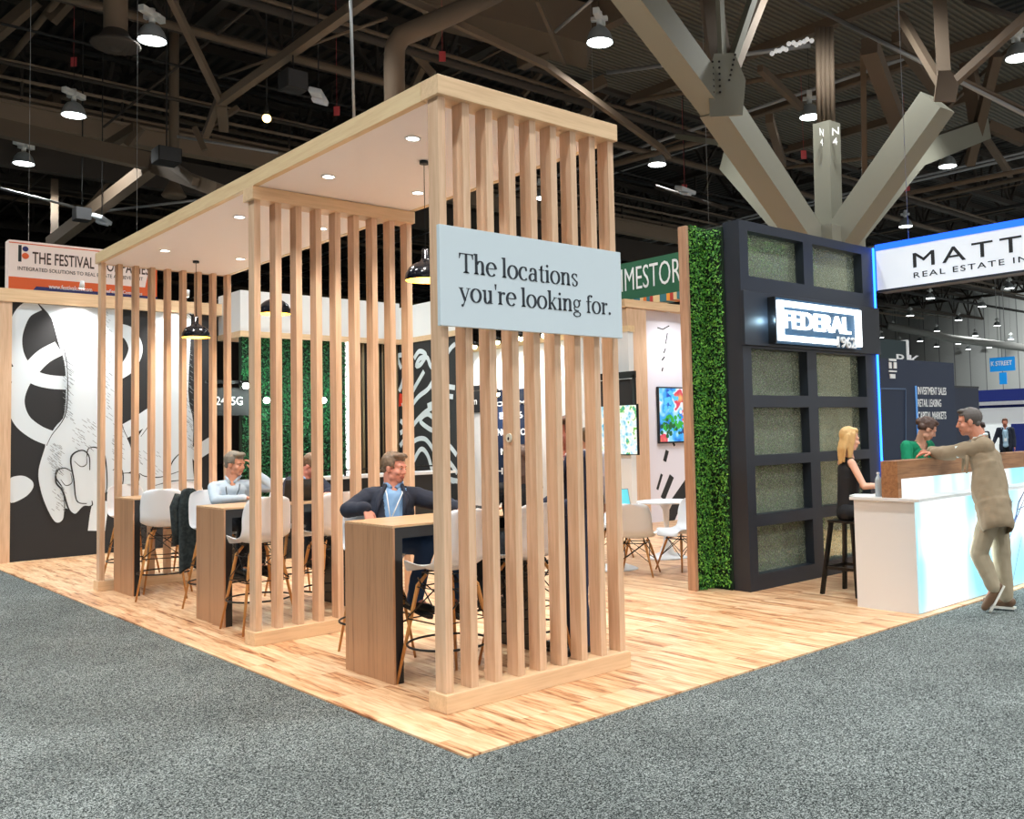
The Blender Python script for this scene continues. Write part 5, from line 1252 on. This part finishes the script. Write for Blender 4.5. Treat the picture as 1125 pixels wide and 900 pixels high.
        for q in (-1,1):
            for k_ in (0,1): HP += [('c',g(q*.070,.008-k_*.03,.06),g(q*.080,.004-k_*.03,-.05),.021*s,.019*s),('c',g(q*.080,.004-k_*.03,-.05),g(q*.082,.006-k_*.025,-.15),.018*s,.013*s),('c',g(q*.082,.006-k_*.025,-.15),g(q*.070,.02-k_*.02,-.235),.012*s,.005*s)]
    def hcut(c):
        l = Rh.inverted()@(c-H)/s
        if l.y > .035 and l.z < hl + (0 if hairstyle != 'long' else .01): return True
        if hairstyle != 'long' and l.z < -.01 and l.y > -.02: return True
        if hairstyle in ('short','buzz','bun') and abs(l.x) > .062 and l.y > -.03 and l.z < .012: return True
        if hairstyle == 'long' and l.y > .03 and l.z < .04: return True
        return False
    blob(HP, 'hair', mh, t, vox*1.0, 1, cut=hcut, disp=.0045 if hairstyle != 'buzz' else .001, dscale=34, thick=.004)
    # upper garment
    def torso(k, length=0, sl=True, arms=1):
        b = belly
        T = []; low = J['P']-spine*max(length,.02); Ls = (J['C']-J['P']).length
        for i in range(30):
            u = i/29; c = low*(1-u)+(J['C']+spine*.07)*u; v = (c-J['P']).dot(spine)/Ls          # 0 at the pelvis, 1 at the chest
            hw = (w*.93 if v < 0 else w*(.93-.12*math.sin(min(1,v)*pi)*(1 if not jacket else .45)))*(1 if v < 1 else .95)+k*(1.25 if v < 0 else 1)
            dp = (.105 if v < 0 else .1)*s*(1+(b-1)*max(0,math.sin(min(1,max(0,v+.15))*pi)))+k*(1.3 if v < 0 else 1)
            T.append(('e',c+fwd*.025*(b-1)*4*max(0,math.sin(min(1,max(0,v+.1))*pi))*.4,(hw,dp,.085*s+k*.5),Rt))
        T += [('c',J['N']-spine*.035,J['C']+spine*.1,.062*s+k*.6,.09*s+k*.6)]
        for q in 'RL':
            T += [('c',J['N']-spine*.055,J['s'+q],.05*s+k*.7,.05*s*fat+k)]
            if sl: T += [('c',J['s'+q],J['e'+q],.05*s*fat+k*.8,.041*s*fat+k*.7)]
            if sl and sleeves != 'elbow': T += [('c',J['e'+q],J['w'+q]*.96+J['e'+q]*.04,.041*s*fat+k*.7,.03*s*fat+k*.6)]
        return T
    def neckcut(c):
        d = c-J['N']; z = d.dot(spine); return z > .012 and (d-spine*z).length < .075*s
    mt_ = mat('cloth_%s_%d_%d_%d'%(topkind,*top), srgb(*top), .85) if pat is None else pat
    if topkind == 'sleeveless':
        T = torso(.007, 0, False)
        def sc(c):
            d = c-J['N']; z = d.dot(spine); x = abs(d.dot(lr)); f_ = d.dot(fwd)
            if neckcut(c): return True
            if f_ > 0 and x < .075 and z > -.06 + x*.9: return True
            return x > .128*s and z > -.30 or (x > .105*s and z > -.1)
        blob(T, 'top', mt_, t, vox*1.1, 3, cut=sc, disp=.003, thick=.003)
    elif topkind == 'vneck':
        T = torso(.014, 0, False)
        for q in 'RL': T += [('c',J['s'+q],J['s'+q]*.55+J['e'+q]*.45,.066*s,.06*s)]
        def sc(c):
            d = c-J['N']; z = d.dot(spine); x = abs(d.dot(lr)); f_ = d.dot(fwd)
            if neckcut(c): return True
            if f_ > 0 and x < .085 + (z)*.45 and z > -.19: return True
            return False
        o = blob(T, 'top', mt_, t, vox*1.1, 3, cut=sc, disp=.006, dscale=14, thick=.003)
    else:
        T = torso(.011)
        blob(T, 'shirt', mt_, t, vox*1.15, 3, cut=lambda c: neckcut(c) or (lambda d: d.dot(fwd) > 0 and abs(d.dot(lr)) < .02*s+max(0,d.dot(spine)+.05)*.5 and d.dot(spine) > -.05)(c-J['N']), disp=.005, dscale=13, thick=.002)
        if collar:
            cb_ = MB(); c0 = J['N']+spine*.005
            for q in (-1,1):
                pts = [c0+lr*(q*.02)*1+fwd*.072*s-spine*.035, c0+lr*(q*.05*s)+fwd*.045*s+spine*.008, c0+lr*(q*.066*s)+spine*.028, c0+lr*(q*.045*s)-fwd*.05*s+spine*.035, c0-fwd*.068*s+spine*.035]
                cb_.tube(pts, [.016,.015,.014,.013,.013], 8)
            cb_.build('collar', mt_, t)
    if jacket:
        k = .026; T = torso(k, jlen)
        mj = mat('jacket_%d_%d_%d'%jacket, srgb(*jacket), .9)
        v0, v1 = vopen
        def jc(c):
            d = c-J['N']; z = d.dot(spine); x = abs(d.dot(lr)); f_ = d.dot(fwd)
            if neckcut(c): return True
            if .015 < f_ < .16*s*max(1,belly)+.02 and z < .03 and x < .16*s:
                Ls = (J['N']-J['P']).length; tt = min(1,max(0,-z/(Ls*.85))); lim = v1*(1-tt)+v0*tt if tt < 1 else v0+.02*(-z-Ls*.85)*4
                if x < lim: return True
            # hem and cuffs stay open
            if (c-J['P']).dot(spine) < -jlen-.05: return True
            return False
        blob(T, 'jacket', mj, t, vox*1.2, 3, cut=jc, disp=.009, dscale=9, thick=.006)
        lp = MB()
        for q in (-1,1):
            top_ = J['N']+lr*(q*(v1*.55+.01))+spine*.0+fwd*.055*s; mid = J['N']-spine*.13+lr*(q*(v1*.8+.022))+fwd*(.128*s); low = J['N']-spine*.30+lr*(q*(v0+.035))+fwd*(.138*s*belly)
            lp.tube([J['N']-fwd*.07*s+spine*.02, J['N']+lr*(q*.07*s)+spine*.018-fwd*.01, top_, mid, low], [.012,.014,.015,.022,.008], 8)
        lp.build('lapels', mj, t)
    if lanyard:
        lm = mat('lanyard_%d'%lanyard[0], srgb(*lanyard), .7); lb_ = MB(); k = .02 if not jacket else .03
        for q in (-1,1):
            lb_.tube([J['N']-fwd*.07*s+spine*.02, J['N']+lr*(q*.068*s)+spine*.0, J['C']+spine*.09+lr*(q*.06)+fwd*(.105*s+k), J['C']-spine*.02+lr*(q*.03)+fwd*(.117*s+k), J['C']-spine*.13+fwd*(.12*s*belly+k)], .0045, 6)
        lb_.build('lanyard', lm, t)
        c = J['C']-spine*.17+fwd*(.125*s*belly+k); bb = MB(); Mx = Matrix.Translation(c) @ Rt.to_4x4(); bb.box((-.038,-.002,-.05),(.038,.003,.05), Mx); bb.build('badge', M_paper, t)
    if legs:
        mp_ = mat('trousers_%d_%d_%d'%pants, srgb(*pants), .85); T = [('e',J['P']-spine*.01,(w*.96+.014,.112*s,.12*s),Rt)]
        for q in 'RL': T += [('c',J['P']*.5+J['h'+q]*.5,J['h'+q],.1*s,.097*s),('c',J['h'+q],J['k'+q],.096*s,.075*s),('c',J['k'+q],J['a'+q]+(J['k'+q]-J['a'+q]).normalized()*.02,.073*s,.060*s)]
        blob(T, 'trousers', mp_, t, vox*1.25, 3, disp=.008, dscale=10)
        for q in 'RL':
            a, to = J['a'+q], J['t'+q]; d = (to-a).normalized(); flat = a.z < .12
            if flat: to = V((to.x,to.y,a.z-.03)); d = V((to.x-a.x,to.y-a.y,0)).normalized()
            up_ = (J['k'+q]-a).normalized(); heel = a-d*.035-up_*.02; ms_ = mat('shoe_%d_%d_%d'%shoes, srgb(*shoes), .4)
            sh = blob([('c',heel,a*.4+to*.6-up_*.012,.042*s,.040*s),('c',a*.4+to*.6-up_*.012,to+d*.045,.04*s,.030*s),('c',a,a+up_*.05,.042*s,.044*s)], 'shoe', ms_, t, .007, 3)
            so = MB(); x_ = d.cross(up_).normalized(); u2 = x_.cross(d); c0 = heel-u2*(.034 if not flat else .034); c0.z = .018 if flat else c0.z
            so.prism([(-.034*s,-.035),(.034*s,-.035),(.041*s,.08),(.044*s,.15),(.03*s,.215),(0,.232),(-.03*s,.215),(-.044*s,.15),(-.041*s,.08)], c0-u2*.014, x_, d, u2, .018); so.build('sole', mat('sole_%d'%(shoes[0]), srgb(236,234,224) if shoes[0] > 80 else srgb(30,28,26), .6), sh)
    return t
def seated(P, f, C, N, H, w=.165, **kw):
    """joints of somebody on a bar stool; f = forward on the ground"""
    P, C, N, H = map(V, (P,C,N,H)); f = V((f[0],f[1],0)).normalized(); r = V((f.y,-f.x,0)); J = dict(P=P,C=C,N=N,H=H)
    for q, sg_ in (('R',1),('L',-1)):
        J['s'+q] = N+r*sg_*w-Z*.055; J['e'+q] = J['s'+q]+r*sg_*.05-Z*.22+f*.12; J['w'+q] = J['e'+q]+f*.22+Z*.03-r*sg_*.04
        J['h'+q] = P+r*sg_*.085; J['k'+q] = P+r*sg_*.11+f*.40-Z*.02; J['a'+q] = J['k'+q]-Z*.42-f*.07; J['t'+q] = J['a'+q]+f*.13-Z*.03
    J.update({k: V(v) for k, v in kw.items()}); return J
# -- man reclining at the nearest table
f3 = V((.28,-.96,0)); 
J = seated((.60,1.72,.865), f3, (.68,1.76,1.09), (.72,1.79,1.255), (.725,1.765,1.40), .185,
    sR=(.545,1.86,1.18), sL=(.885,1.71,1.17), eR=(.335,1.80,1.105), wR=(.375,1.60,1.12), eL=(1.02,1.50,1.10), wL=(1.0,1.27,1.09),
    kR=(.70,1.30,.835), aR=(.66,1.40,.42), tR=(.70,1.28,.38), kL=(1.08,1.36,.80), aL=(.92,1.30,.40), tL=(.90,1.18,.36), hR=(.56,1.68,.85), hL=(.72,1.66,.85))
man3 = person('person', 'reclining man in navy jacket and light blue shirt at the nearest table', J, (.42,-.91), (222,150,128), (112,92,74), 'short', (130,170,214), 'shirt', (36,42,58), (38,66,104), (24,22,22),
    s=1.0, headpitch=-6, headroll=-4, lanyard=(236,236,236), belly=1.15, vopen=(.07,.10), jlen=.06, hands=((( .03,-.55,-.8),(.0,.6,-.4),(1,0,0),.45),((-.1,-1,-.06),(0,0,-1),(-1,0,0),.2)))
# -- man on the phone
J = seated((.56,4.70,.86), (.3,-.95), (.60,4.66,1.09), (.605,4.65,1.265), (.62,4.62,1.415), .19,
    sR=(.45,4.73,1.19), sL=(.77,4.585,1.195), eR=(.40,4.56,1.07), wR=(.62,4.39,1.09), eL=(.93,4.42,1.17), wL=(.775,4.50,1.33))
person('person', 'grey-haired man in pale blue shirt talking on a phone, behind the middle bar table', J, (.50,-.87), (216,154,126), (126,118,106), 'short', (188,206,222), 'shirt', None, (24,26,34), (20,20,22), headpitch=-8, lanyard=(40,46,60),
    belly=1.12, hands=(((.9,-.35,-.1),(0,0,-1),(.4,.9,0),.25),((-.35,.1,.95),(-.6,.5,0),(-.2,-1,.1),.6)))
m = MB(); R = Matrix.Translation((.735,4.515,1.385)) @ Matrix.Rotation(.9,4,'Z') @ Matrix.Rotation(.35,4,'Y'); m.box((-.036,-.005,-.072),(.036,.005,.072), R, bev=.004); tag(m.build('phone', M_glassdark), 'black mobile phone held to the ear of the man in the pale blue shirt', 'phone')
# -- man writing, head bowed
J = seated((1.30,4.76,.86), (.3,-.95), (1.30,4.66,1.08), (1.34,4.60,1.25), (1.385,4.53,1.365), .18,
    eR=(1.10,4.48,1.07), wR=(1.27,4.26,1.095), eL=(1.56,4.42,1.07), wL=(1.42,4.25,1.095))
person('person', 'man in dark navy suit bowing his head over papers at the middle table', J, (.62,-.78), (212,140,122), (104,78,56), 'short', (140,170,210), 'shirt', (34,38,56), (34,38,52), (22,22,24), headpitch=-38, vopen=(.03,.07), jlen=.05,
    hands=(((.5,-.8,-.15),(0,0,-1),(-.8,-.5,0),.4),((-.4,-.8,-.15),(0,0,-1),(-.8,.4,0),.4)))
# -- woman in black seated by the plaid-shirt man
J = seated((1.10,.64,.86), (.05,1), (1.11,.68,1.12), (1.12,.70,1.30), (1.14,.73,1.44), .155, eR=(1.34,.82,1.10), wR=(1.25,1.02,1.09), eL=(.90,.80,1.08), wL=(.98,1.04,1.09))
person('person', 'seated woman in black with long brown hair behind the front slats', J, (-.3,.95), (214,158,134), (92,68,56), 'long', (22,22,26), 'shirt', None, (22,24,30), (18,18,18), s=.95, female=True, collar=False, headpitch=-4)
# -- standing people
def standing(x, y, f, h=1.75, lean=0, **kw):
    k = h/1.75; f = V((f[0],f[1],0)).normalized(); r = V((f.y,-f.x,0)); o = V((x,y,0)); Q = lambda a,b,c: o+r*a*k+f*b*k+Z*c*k
    J = dict(P=Q(0,0,.95),C=Q(0,lean*.3,1.27),N=Q(0,lean*.55,1.455),H=Q(0,.03+lean*.7,1.62))
    for q, sg_ in (('R',1),('L',-1)):
        J['s'+q]=Q(sg_*.18,lean*.5,1.41); J['e'+q]=Q(sg_*.23,-.02+lean*.4,1.13); J['w'+q]=Q(sg_*.24,.07+lean*.4,.89); J['h'+q]=Q(sg_*.09,0,.90); J['k'+q]=Q(sg_*.10,.015,.49); J['a'+q]=Q(sg_*.11,-.02,.085); J['t'+q]=Q(sg_*.13,.11,.05)
    for a, v in kw.items(): J[a] = Q(*v)
    return J
def plaid():
    m = mat('plaid_shirting', srgb(214,170,170), .85); N, L, B = nodes(m); tc = N.new('ShaderNodeTexCoord'); ws = []
    for d in 'XZ':
        w_ = N.new('ShaderNodeTexWave'); w_.bands_direction = d; w_.inputs['Scale'].default_value = 8; L.new(tc.outputs['Object'], w_.inputs['Vector']); ws.append(w_)
    ad = N.new('ShaderNodeMath'); ad.operation='ADD'; L.new(ws[0].outputs[1], ad.inputs[0]); L.new(ws[1].outputs[1], ad.inputs[1])
    r = ramp(N, [(.3,srgb(232,226,230)),(.7,srgb(214,150,150)),(.95,srgb(60,64,96))]); h_ = N.new('ShaderNodeMath'); h_.operation='MULTIPLY'; h_.inputs[1].default_value=.5; L.new(ad.outputs[0], h_.inputs[0]); L.new(h_.outputs[0], r.inputs[0]); L.new(r.outputs[0], B.inputs['Base Color']); return m
person('person', 'standing man in plaid shirt, navy jacket and jeans behind the front slats', standing(1.56,.62,(-.8,.2),1.78, wR=(.16,.25,1.02), wL=(-.14,.27,1.05), eR=(.24,.02,1.12), eL=(-.24,.02,1.12)), (-.8,.25), (196,120,100), (96,70,56), 'short', (214,170,170), 'shirt', (32,36,58), (26,38,66), (24,22,22), pat=plaid(), vopen=(.05,.1), vox=.008, headpitch=-6)
person('person', 'person in pale grey shirt and black trousers standing beyond the pergola', standing(3.95,3.05,(.3,.9),1.70), (.3,.9), (206,150,124), (96,76,54), 'short', (208,204,214), 'shirt', None, (24,24,28), (22,22,22), vox=.009, headpitch=-10)
# -- blonde woman at the counter
J = seated((5.03,.43,.80), (.55,-.83), (5.02,.40,1.15), (5.0,.385,1.355), (5.015,.36,1.515), .15,
    sR=(4.93,.30,1.285), sL=(5.09,.52,1.285), eR=(4.91,.16,1.06), wR=(5.03,-.02,1.075), eL=(5.2,.40,1.05), wL=(5.16,.16,1.06))
blo = person('person', 'blonde woman in a sleeveless black dress writing at the left counter end', J, (.76,-.65), (232,178,150), (214,172,112), 'long', (24,24,28), 'sleeveless', None, (22,22,26), (18,18,18), s=.94, female=True, headpitch=-10,
    hands=(((.45,-.85,-.1),(0,.0,-1),(.8,.5,0),.55),((.2,-.9,-.2),(0,0,-1),(-.9,-.2,0),.3)))
m = MB(); m.cyl((5.04,-.10,1.03),(5.02,-.06,1.17),.006,n=8); pn = m.build('pen', M_letter); tag(pn, 'white pen in the right hand of the blonde woman', 'pen')
m = MB(); m.tube([V((5.015,.012,1.072))+V((cos(a)*.03,0,sin(a)*.03)) for a in [2*pi*i/16 for i in range(16)]], .007, 8, closed=True); tag(m.build('wristwatch', mat('grey_metal_watch', srgb(120,124,126), .3, .8)), 'grey watch on the wrist of the blonde woman', 'watch')
# -- woman in green
J = standing(6.15,.26,(-.15,-.98),1.76, H=(-.01,.13,1.585), N=(0,.04,1.45), wR=(.12,.28,1.08), wL=(-.12,.3,1.08), eR=(.25,.06,1.12), eL=(-.25,.06,1.12))
person('person', 'dark-haired woman in an emerald green top looking down behind the counter', J, (.62,-.78), (222,168,142), (82,58,48), 'bun', (0,140,98), 'vneck', None, (30,30,36), (22,22,22), s=.97, female=True, headpitch=-32)
# -- man in tan suit leaning on the ledge
J = dict(P=(5.12,-1.02,.93), C=(5.19,-.96,1.25), N=(5.27,-.86,1.50), H=(5.225,-.79,1.655), sL=(5.11,-.99,1.43), sR=(5.42,-.78,1.43), eL=(5.14,-.62,1.37), wL=(5.26,-.42,1.375), eR=(5.50,-.52,1.38), wR=(5.36,-.34,1.385),
         hR=(5.24,-1.0,.90), hL=(5.08,-1.04,.90), kR=(5.24,-1.03,.49), kL=(5.03,-.92,.50), aR=(5.245,-1.05,.085), aL=(5.07,-1.03,.20), tR=(5.23,-.92,.045), tL=(5.03,-.975,.075))
J = {k: (v[0]-.07,v[1],v[2]) for k, v in J.items()}
tan = person('person', 'man in a tan suit with cropped greying hair leaning on the counter ledge', J, (-.50,.86), (206,140,114), (92,84,80), 'buzz', (216,226,226), 'shirt', (150,132,108), (170,156,132), (112,84,62), s=1.06, headpitch=-6, belly=1.22, vopen=(.09,.09), jlen=.2,
    hands=(((.4,.9,.02),(0,0,-1),(.9,-.4,0),.5),((-.7,.7,.02),(0,0,-1),(-.7,-.7,0),.5)))
# -- far people
person('person', 'distant man in a navy suit with light shirt and badge, behind the tan-suited man', standing(26,8.02,(-.9,-.35),1.80, wR=(.34,.12,1.0), eR=(.28,0,1.16)), (-.9,-.35), (190,120,96), (110,66,46), 'short', (176,206,226), 'shirt', (26,32,48), (18,20,28), (20,20,20), vox=.016, lanyard=(90,120,140), vopen=(.07,.11), s=1.03)
person('person', 'distant dark-haired person in black beside the far man in the navy suit', standing(24.5,8.05,(.5,.9),1.70), (.5,.9), (206,150,130), (60,42,34), 'bun', (30,34,50), 'shirt', None, (22,24,32), (20,20,20), vox=.016, collar=False)
